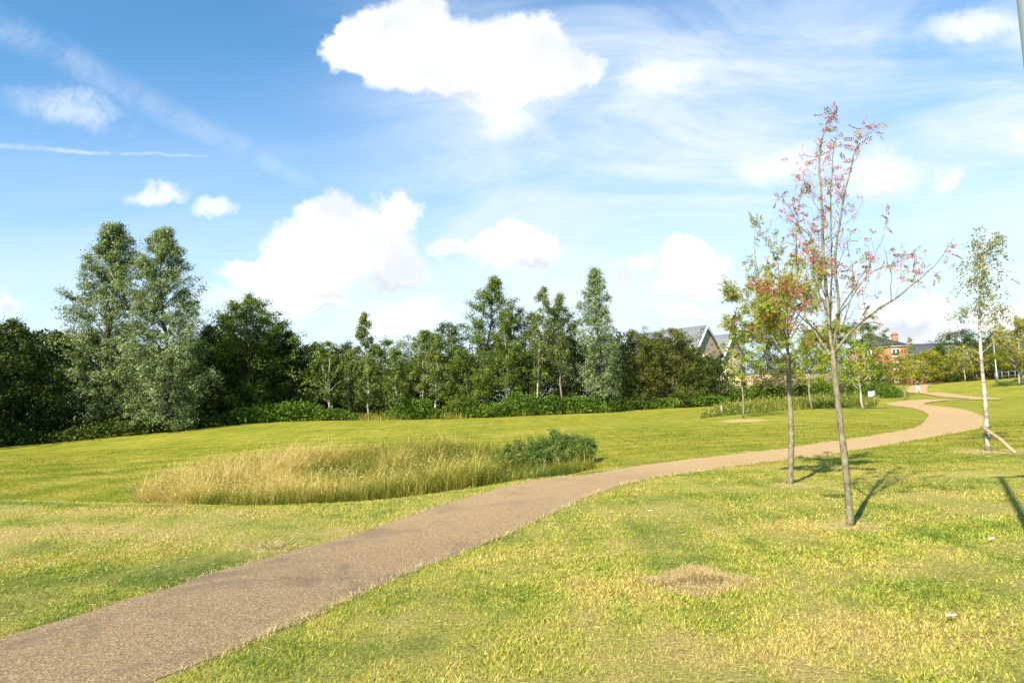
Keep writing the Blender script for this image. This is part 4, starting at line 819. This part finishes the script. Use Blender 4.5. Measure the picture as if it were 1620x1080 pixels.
# ------------------------------------------------------------------ lamps
m_steel = flat('galvanised_steel', (.20, .23, .21), .4, .5, .12, 3, .3)
m_head = flat('lamp_housing', (.12, .125, .13), .45)
m_glass, q = new_mat('lamp_glass'); out(q, principled(q, (.75, .78, .76, 1), .15, .5))
def lamp(base, H, label, arm, r=.055, az=0.0):
    root = empty('street_lamp', base, az)
    mb = MB(); mb.tube(np.array([(0, 0, -.1), (0, 0, 1.2)]), [r * 1.5, r * 1.5], 16); mb.tube(np.array([(0, 0, 1.2), (0, 0, 1.26), (0, 0, H)]), [r * 1.45, r, r * .75], 16); mb.build('post', m_steel, root, True)
    mb = MB(); mb.box(r * 1.4, r * 1.6, -.05, .05, .5, 1.0); mb.build('access_door', m_head, root)
    mb = MB(); mb.tube(np.array([(-.17, 0, H), (.05, 0, H + .02), (arm * .45, 0, H + .04)]), [.045, .05, .045], 10); mb.build('bracket', m_steel, root, True)
    mb = MB()
    for (x0, x1, z0, z1, hw) in ((arm * .42, arm, H + .0, H + .11, .11), (arm * .5, arm * .95, H + .11, H + .15, .07)): mb.box(x0, x1, -hw, hw, z0, z1)
    hd = mb.build('lamp_head', m_head, root); mb = MB(); mb.box(arm * .5, arm * .96, -.09, .09, H - .035, H - .002); mb.build('diffuser', m_glass, hd)
    tag(root, label, 'street lamp', 'street lamps'); return root
tipG = G(1583, 756); dd_ = ray(1629, 40); ra = dd_[0] / dd_[1]
Lsh = (tipG[0] - ra * tipG[1]) / (math.sin(AZ) - ra * math.cos(AZ))
lb_ = np.array([tipG[0] - Lsh * math.sin(AZ), tipG[1] - Lsh * math.cos(AZ), 0]); lb_[2] = TZ(lb_[0], lb_[1])
print('near lamp', lb_, 'H', Lsh * math.tan(EL), 'L', Lsh)
lamp(lb_, Lsh * math.tan(EL) + tipG[2] - lb_[2], 'tall grey lamp post at the right edge, its shadow lying on the lawn', .85, .06)
lfp = at(1578, 603, 92); hf = P(1568, 531, 92)[2] - lfp[2]
lamp(lfp, hf, 'slim pale street lamp standing far off between the dark trees at right', 1.0, .10)

# low railing by the far lamp
def railing():
    p0, p1 = at(1576, 606, 97), at(1660, 602, 97); root = empty('railing', p0); d = p1 - p0; n = 9
    for j in range(n):
        f = j / (n - 1); x, y = p0[0] + d[0] * f, p0[1] + d[1] * f; z = TZ(x, y); mb = MB(); b = np.array([x, y, z]) - p0; mb.box(b[0] - .05, b[0] + .05, b[1] - .05, b[1] + .05, b[2] - .1, b[2] + 1.15); mb.build('post', m_head, root)
    for h_ in (.45, 1.0):
        mb = MB(); mb.tube(np.array([(d[0] * f, d[1] * f, TZ(p0[0] + d[0] * f, p0[1] + d[1] * f) - p0[2] + h_) for f in np.linspace(0, 1, 12)]), .035, 6); mb.build('rail', m_head, root, True)
    tag(root, 'thin grey railing below the trees behind the far street lamp', 'railing')
railing()

# sign, short post
m_white = flat('white_paint', (.78, .78, .76), .5, .4, .05)
def sign():
    b = at(1383, 634, 52); root = empty('sign', b); hh = P(1380, 619, 52)[2] - b[2]
    mb = MB(); mb.box(-.05, .05, -.05, .05, -.1, hh + .05); mb.build('post', m_timber, root)
    mb = MB(); mb.box(-.42, .06, -.085, -.053, hh - .40, hh); mb.build('board', m_white, root)
    tag(root, 'small white board on a wooden post at the end of the long grass', 'sign')
sign()
b = G(1142, 657); root = empty('marker_post', b); mb = MB(); mb.box(-.05, .05, -.05, .05, -.1, .62); mb.box(-.06, .06, -.06, .06, .62, .66); mb.build('post', m_timber, root)
tag(root, 'short wooden marker post before the far long grass', 'post')

# ------------------------------------------------------------------ houses
def brickmat(name, a, b, mortar):
    m_, q = new_mat(name); t = q.node('ShaderNodeTexCoord'); br = q.node('ShaderNodeTexBrick'); mp = q.node('ShaderNodeMapping'); q.l.new(t.outputs['Object'], mp.inputs[0]); mp.inputs['Rotation'].default_value = (R(90), 0, 0)
    q.l.new(mp.outputs[0], br.inputs['Vector']); br.inputs['Scale'].default_value = 4.5; br.inputs['Color1'].default_value = (*a, 1); br.inputs['Color2'].default_value = (*b, 1); br.inputs['Mortar'].default_value = (*mortar, 1); br.inputs['Mortar Size'].default_value = .012
    n = q.noise(t.outputs['Object'], 1.2, 5); col = q.mix(q.ss(n, .3, .7, 0, .35), br.outputs[0], (*b, 1)); out(q, principled(q, col, .9, .15)); return m_
def tilemat(name, a, b):
    m_, q = new_mat(name); t = q.node('ShaderNodeTexCoord'); wv = q.node('ShaderNodeTexWave', wave_type='BANDS', bands_direction='Z'); q.l.new(t.outputs['Object'], wv.inputs[0]); wv.inputs['Scale'].default_value = 1.6; wv.inputs['Distortion'].default_value = .4
    n = q.noise(t.outputs['Object'], 3, 5); col = q.mix(q.m('ADD', q.m('MULTIPLY', wv.outputs['Fac'], .4), q.m('MULTIPLY', n, .6)), (*a, 1), (*b, 1)); out(q, principled(q, col, .7, .25)); return m_
m_brick = brickmat('red_brick', (.30, .095, .045), (.36, .13, .065), (.36, .27, .2)); m_buff = brickmat('buff_brick', (.34, .23, .13), (.42, .30, .18), (.45, .38, .3))
m_slate = tilemat('slate', (.045, .048, .058), (.085, .09, .105)); m_grey = tilemat('grey_tile', (.14, .143, .15), (.22, .224, .23))
m_pane, q = new_mat('window_glass'); out(q, principled(q, (.03, .04, .05, 1), .06, .6))
def window(parent, x, z, w_, h_, y=0.0, mull=1):
    fr = MB(); t_ = .13
    fr.box(x, x + w_, y - .06, y - .003, z, z + t_); fr.box(x, x + w_, y - .06, y - .003, z + h_ - t_, z + h_); fr.box(x, x + t_, y - .06, y - .003, z + t_, z + h_ - t_); fr.box(x + w_ - t_, x + w_, y - .06, y - .003, z + t_, z + h_ - t_)
    for i_ in range(mull): xx = x + w_ * (i_ + 1) / (mull + 1); fr.box(xx - .11, xx + .11, y - .06, y - .003, z + t_, z + h_ - t_)
    o = fr.build('window', m_white, parent); pn = MB(); pn.box(x + t_, x + w_ - t_, y - .03, y - .002, z + t_, z + h_ - t_); pn.build('pane', m_pane, o)
    sl2 = MB(); sl2.box(x - .08, x + w_ + .08, y - .12, y - .004, z - .12, z - .003); sl2.build('sill', m_white, o)
def brick_house():
    Y = 140; c_ = at(1440, 600, Y); eave = P(1440, 545, Y)[2] - c_[2]; top = P(1403, 530, Y + 4)[2] - c_[2]; root = empty('brick_house', c_, R(-16)); Wd, Dp = 9.8, 8.5
    mb = MB(); mb.box(-Wd, 0, 0, Dp, -1, eave - .25); mb.build('wall', m_brick, root)
    mb = MB(); mb.box(-Wd - .3, .3, -.3, Dp + .3, eave - .25, eave); mb.build('fascia', m_white, root)
    mb = MB(); o_ = .45; v = [(-Wd - o_, -o_, eave + .003), (o_, -o_, eave + .003), (o_, Dp + o_, eave + .003), (-Wd - o_, Dp + o_, eave + .003), (-Wd / 2 - .3, Dp / 2, top), (-Wd / 2 + .3, Dp / 2, top)]
    mb.add(v, [(0, 1, 5, 4), (2, 3, 4, 5), (3, 2, 1, 0)], [(1, 2, 5), (3, 0, 4)]); rf = mb.build('roof', m_slate, root)
    ch = MB(); ch.box(-1.3, -.3, 5.2, 6.2, eave + .3, top + .1); ch.box(-1.4, -.2, 5.1, 6.3, top + .1, top + .35); ch.box(-1.15, -.95, 5.6, 5.8, top + .35, top + .8); ch.box(-.65, -.45, 5.6, 5.8, top + .35, top + .8); ch.build('chimney', m_brick, rf)
    for z in (eave - 2.2, eave - 4.9, eave - 7.6):
        for x in (-2.9, -8.2): window(root, x, z, 1.5, 1.55)
    dm = MB(); dm.box(-5.5, -4.5, -.05, -.003, 0, 2.1); dm.build('door', m_white, root)
    tag(root, 'three storey red brick house with slate hip roof and white windows', 'house')
brick_house()
def long_house():
    Y = 165; c_ = at(1440, 600, Y); rz = P(1440, 543, Y)[2] - c_[2]; ez = rz - 3.6; root = empty('terraced_house', c_, R(8)); L_, Dp = 30, 8
    mb = MB(); mb.box(-3, L_, 0, Dp, -1, ez); mb.add([(-3, 0, ez), (-3, Dp, ez), (-3, Dp / 2, rz - .1), (L_, 0, ez), (L_, Dp, ez), (L_, Dp / 2, rz - .1)], None, [(0, 2, 1), (3, 4, 5)]); mb.build('wall', m_brick, root)
    mb = MB(); o_ = .4; v = [(-3.3, -o_, ez - .25), (L_ + .3, -o_, ez - .25), (L_ + .3, Dp / 2, rz), (-3.3, Dp / 2, rz), (L_ + .3, Dp + o_, ez - .25), (-3.3, Dp + o_, ez - .25)]
    v2 = [(a_, b_, c2 + .15) for a_, b_, c2 in v]; mb.add(v + v2, [(6, 7, 8, 9), (9, 8, 10, 11), (0, 3, 2, 1), (3, 5, 4, 2), (0, 1, 7, 6), (5, 11, 10, 4)]); mb.build('roof', m_slate, root)
    for z in (ez - 2.0, ez - 4.7):
        for x in (2, 7, 12, 17, 22, 26): window(root, x, z, 1.5, 1.4)
    tag(root, 'long low house with a dark slate roof behind the pines, right of the brick house', 'house')
long_house()
def gable_house(px, apy, eay, Y, rz_, label, seed=0, half=3.3, L_=9.5):
    a_ = P(px, apy, Y); g0 = TZ(a_[0], a_[1]); base = np.array([a_[0], a_[1], g0]); rz = a_[2] - g0; ez = P(px, eay, Y)[2] - g0
    root = empty('gable_house', base, rz_)          # local +x: out of the gable; ridge runs along -x
    mb = MB(); mb.box(-L_, 0, -half, half, -1, ez); mb.add([(0, -half, ez), (0, half, ez), (0, 0, rz - .12), (-L_, -half, ez), (-L_, half, ez), (-L_, 0, rz - .12)], None, [(0, 1, 2), (3, 5, 4)]); mb.build('wall', m_buff, root)
    sl_ = (rz - ez) / half; o_ = .35; mb = MB()
    v = [(.22, -half - o_, ez - o_ * sl_), (.22, 0, rz), (.22, half + o_, ez - o_ * sl_)]; v = v + [(-L_ - .2, y, z) for _, y, z in v]; v = v + [(x, y, z + .16) for x, y, z in v]
    mb.add(v, [(6, 9, 10, 7), (7, 10, 11, 8), (0, 1, 4, 3), (1, 2, 5, 4), (0, 3, 9, 6), (2, 8, 11, 5), (0, 6, 7, 1), (1, 7, 8, 2), (3, 4, 10, 9), (4, 5, 11, 10)]); rf = mb.build('roof', m_grey, root)
    mb = MB()
    for s__ in (-1, 1): mb.add([(.225, s__ * (half + o_), ez - o_ * sl_ - .22), (.225, 0, rz - .22), (.225, 0, rz + .17), (.225, s__ * (half + o_), ez - o_ * sl_ + .17), (.26, s__ * (half + o_), ez - o_ * sl_ - .22), (.26, 0, rz - .22), (.26, 0, rz + .17), (.26, s__ * (half + o_), ez - o_ * sl_ + .17)], [(4, 5, 6, 7), (0, 3, 2, 1), (0, 1, 5, 4), (3, 7, 6, 2), (0, 4, 7, 3)])
    mb.build('bargeboard', m_white, root)
    mb = MB(); mb.tube(np.array([(-L_, -half - o_ - .05, ez - o_ * sl_ + .02), (.2, -half - o_ - .05, ez - o_ * sl_ + .02)]), .07, 6); mb.build('gutter', m_head, root)
    for x in (-2.5, -6.8): window(root, x, ez - 1.9, 1.2, 1.2, -half); window(root, x, ez - 4.5, 1.2, 1.3, -half)
    tag(root, label, 'house', 'beige gabled houses')
gable_house(1117, 516, 560, 76, R(-48), 'beige gabled house with grey tiles rising behind the domed bush', half=2.7)
gable_house(1158, 529, 566, 88, R(-48), 'second beige gabled house, lower and half hidden by the rowan leaves', half=2.7)
# garden wall between the houses and undergrowth
w0, w1 = at(1135, 630, 70), at(1335, 622, 76); root = empty('garden_wall', w0); d = w1 - w0; an = math.atan2(d[1], d[0]); root.rotation_euler = (0, 0, an); ln = math.hypot(d[0], d[1])
mb = MB(); mb.box(0, ln, -.11, .11, -.4, 2.5); mb.build('wall', m_buff, root); mb = MB(); mb.box(-.03, ln + .03, -.16, .16, 2.503, 2.6); mb.build('coping', m_grey, root)
tag(root, 'buff brick garden wall seen in gaps behind the undergrowth', 'wall')

# ------------------------------------------------------------------ walker
def skin_obj(name, verts, edges, radii, rootv, mat, parent):
    me = bpy.data.meshes.new(name); me.from_pydata(verts, edges, []); o = bpy.data.objects.new(name, me); COL.objects.link(o)
    o.modifiers.new('skin', 'SKIN'); sub_ = o.modifiers.new('sub', 'SUBSURF'); sub_.levels = 1; sub_.render_levels = 1
    if not me.skin_vertices: me.skin_vertices.new()
    for i_, sv in enumerate(me.skin_vertices[0].data):
        r_ = radii[i_]; sv.radius = r_ if isinstance(r_, tuple) else (r_, r_); sv.use_root = (i_ == rootv)
    me.materials.append(mat); o.parent = parent; return o
def walker():
    b = at(1453, 622, 95); b[2] += .03; root = empty('person', b, R(20))
    skin = flat('skin', (.50, .30, .21), .55); dark = flat('navy_cloth', (.025, .028, .04), .9); pale = flat('pale_cloth', (.52, .48, .42), .9); hair = flat('brown_hair', (.05, .03, .02), .7)
    V = [(0, 0, .95), (0, .01, 1.15), (0, 0, 1.40), (0, .01, 1.50), (0, .02, 1.56), (0, .02, 1.66), (0, .02, 1.74),
         (-.17, 0, 1.42), (-.23, -.06, 1.15), (-.24, .06, .92), (.17, 0, 1.42), (.23, .08, 1.15), (.24, .22, .96),
         (-.09, 0, .90), (-.10, .16, .50), (-.10, .10, .08), (-.10, .24, .03), (.09, 0, .90), (.10, -.06, .50), (.10, -.24, .12), (.10, -.12, .03), (0, .115, 1.645)]
    E = [(0, 1), (1, 2), (2, 3), (3, 4), (4, 5), (5, 6), (2, 7), (7, 8), (8, 9), (2, 10), (10, 11), (11, 12), (0, 13), (13, 14), (14, 15), (15, 16), (0, 17), (17, 18), (18, 19), (19, 20), (5, 21)]
    Rd = [(.16, .11), (.14, .10), (.17, .11), .06, .055, (.088, .105), (.07, .08), .06, .042, .03, .06, .042, .03, .085, .058, .04, .035, .085, .058, .04, .035, .018]
    for hi in (9, 12):
        hx, hy, hz = V[hi]; sgx = 1 if hx > 0 else -1; V.append((hx, hy + .02, hz - .08)); E.append((hi, len(V) - 1)); Rd.append((.035, .018)); pm = len(V) - 1
        for f_, (dy, ln_) in enumerate(((-.03, .075), (-.01, .085), (.01, .08), (.03, .065))): V.append((hx - sgx * .01, hy + .02 + dy, hz - .09 - ln_)); E.append((pm, len(V) - 1)); Rd.append(.009)
        V.append((hx - sgx * .02, hy + .075, hz - .10)); E.append((pm, len(V) - 1)); Rd.append(.010)
    skin_obj('body', V, E, Rd, 0, skin, root)
    t = [0, 1, 2, 7, 8, 10, 11]; ix = {v_: i_ for i_, v_ in enumerate(t)}
    skin_obj('shirt', [(0, 0, .90) if i_ == 0 else V[i_] for i_ in t], [(ix[a_], ix[b_]) for a_, b_ in E if a_ in ix and b_ in ix], [(.195, .145), (.165, .125), (.195, .135), .078, .058, .078, .058], 0, dark, root)
    mb = MB(); hip = len(mb.v); mb.tube(np.array([(0, 0, 1.06), (0, 0, .98), (0, 0, .86), (0, 0, .78)]), [.150, .168, .172, .12], 14); mb.v[0] = mb.v[0] * np.array([1, .74, 1])
    for lg in ((13, 14, 15), (17, 18, 19)):
        a0, a1, a2 = (np.array(V[q_]) for q_ in lg); mb.tube(spline([a0 + [0, 0, .0], a1, a2 + [0, 0, .01]], 8), np.linspace(.098, .062, 8), 10)
    mb.build('trousers', pale, root, True)
    for lg in ((15, 16), (19, 20)):
        a0, a1 = (np.array(V[q_]) for q_ in lg); mb = MB(); mb.tube(np.array([a0 + (a0 - a1) * .25 + [0, 0, -.03], a0 * .5 + a1 * .5 + [0, 0, -.005], a1 + (a1 - a0) * .15]), [.05, .055, .04], 8); mb.build('shoe', dark, root, True)
    mb = MB(); mb.add(np.array([0, -.012, 1.70]) + ico_d * np.array([.100, .118, .108]), None, ico_f); h_ = mb.build('hair', hair, root, True); sm_ = h_.modifiers.new('sub', 'SUBSURF'); sm_.levels = 2; sm_.render_levels = 2
    tag(root, 'person in dark top and pale trousers walking away on the far path', 'person')
walker()

# ------------------------------------------------------------------ small white scraps
rng = np.random.default_rng(3)
m_paper = flat('paper', (.8, .8, .78), .8, .2, .04)
for (px, py, s__, lab) in [(1505, 984, .07, 'white feather like scrap lying on the dry lawn at lower right'), (1030, 813, .05, 'tiny white scrap on the lawn between the path and the dead square'), (1570, 858, .045, 'white scrap on the grass near the lamp shadow')]:
    p = G(px, py); root = MB(); n = 6
    vx = np.array([(math.cos(a_) * s__ * rng.uniform(.4, 1), math.sin(a_) * s__ * .45 * rng.uniform(.5, 1), .035 + rng.random() * .03) for a_ in np.linspace(0, 6.283, n, endpoint=False)])
    vx = np.vstack([vx, [[0, 0, .045]], vx - [0, 0, .004]])
    root.add(vx, [(j, 7 + j, 7 + (j + 1) % n, (j + 1) % n) for j in range(n)], [(j, (j + 1) % n, 6) for j in range(n)])
    o = root.build('paper_scrap', m_paper); o.location = p; tag(o, lab, 'litter', 'white scraps on the lawn')
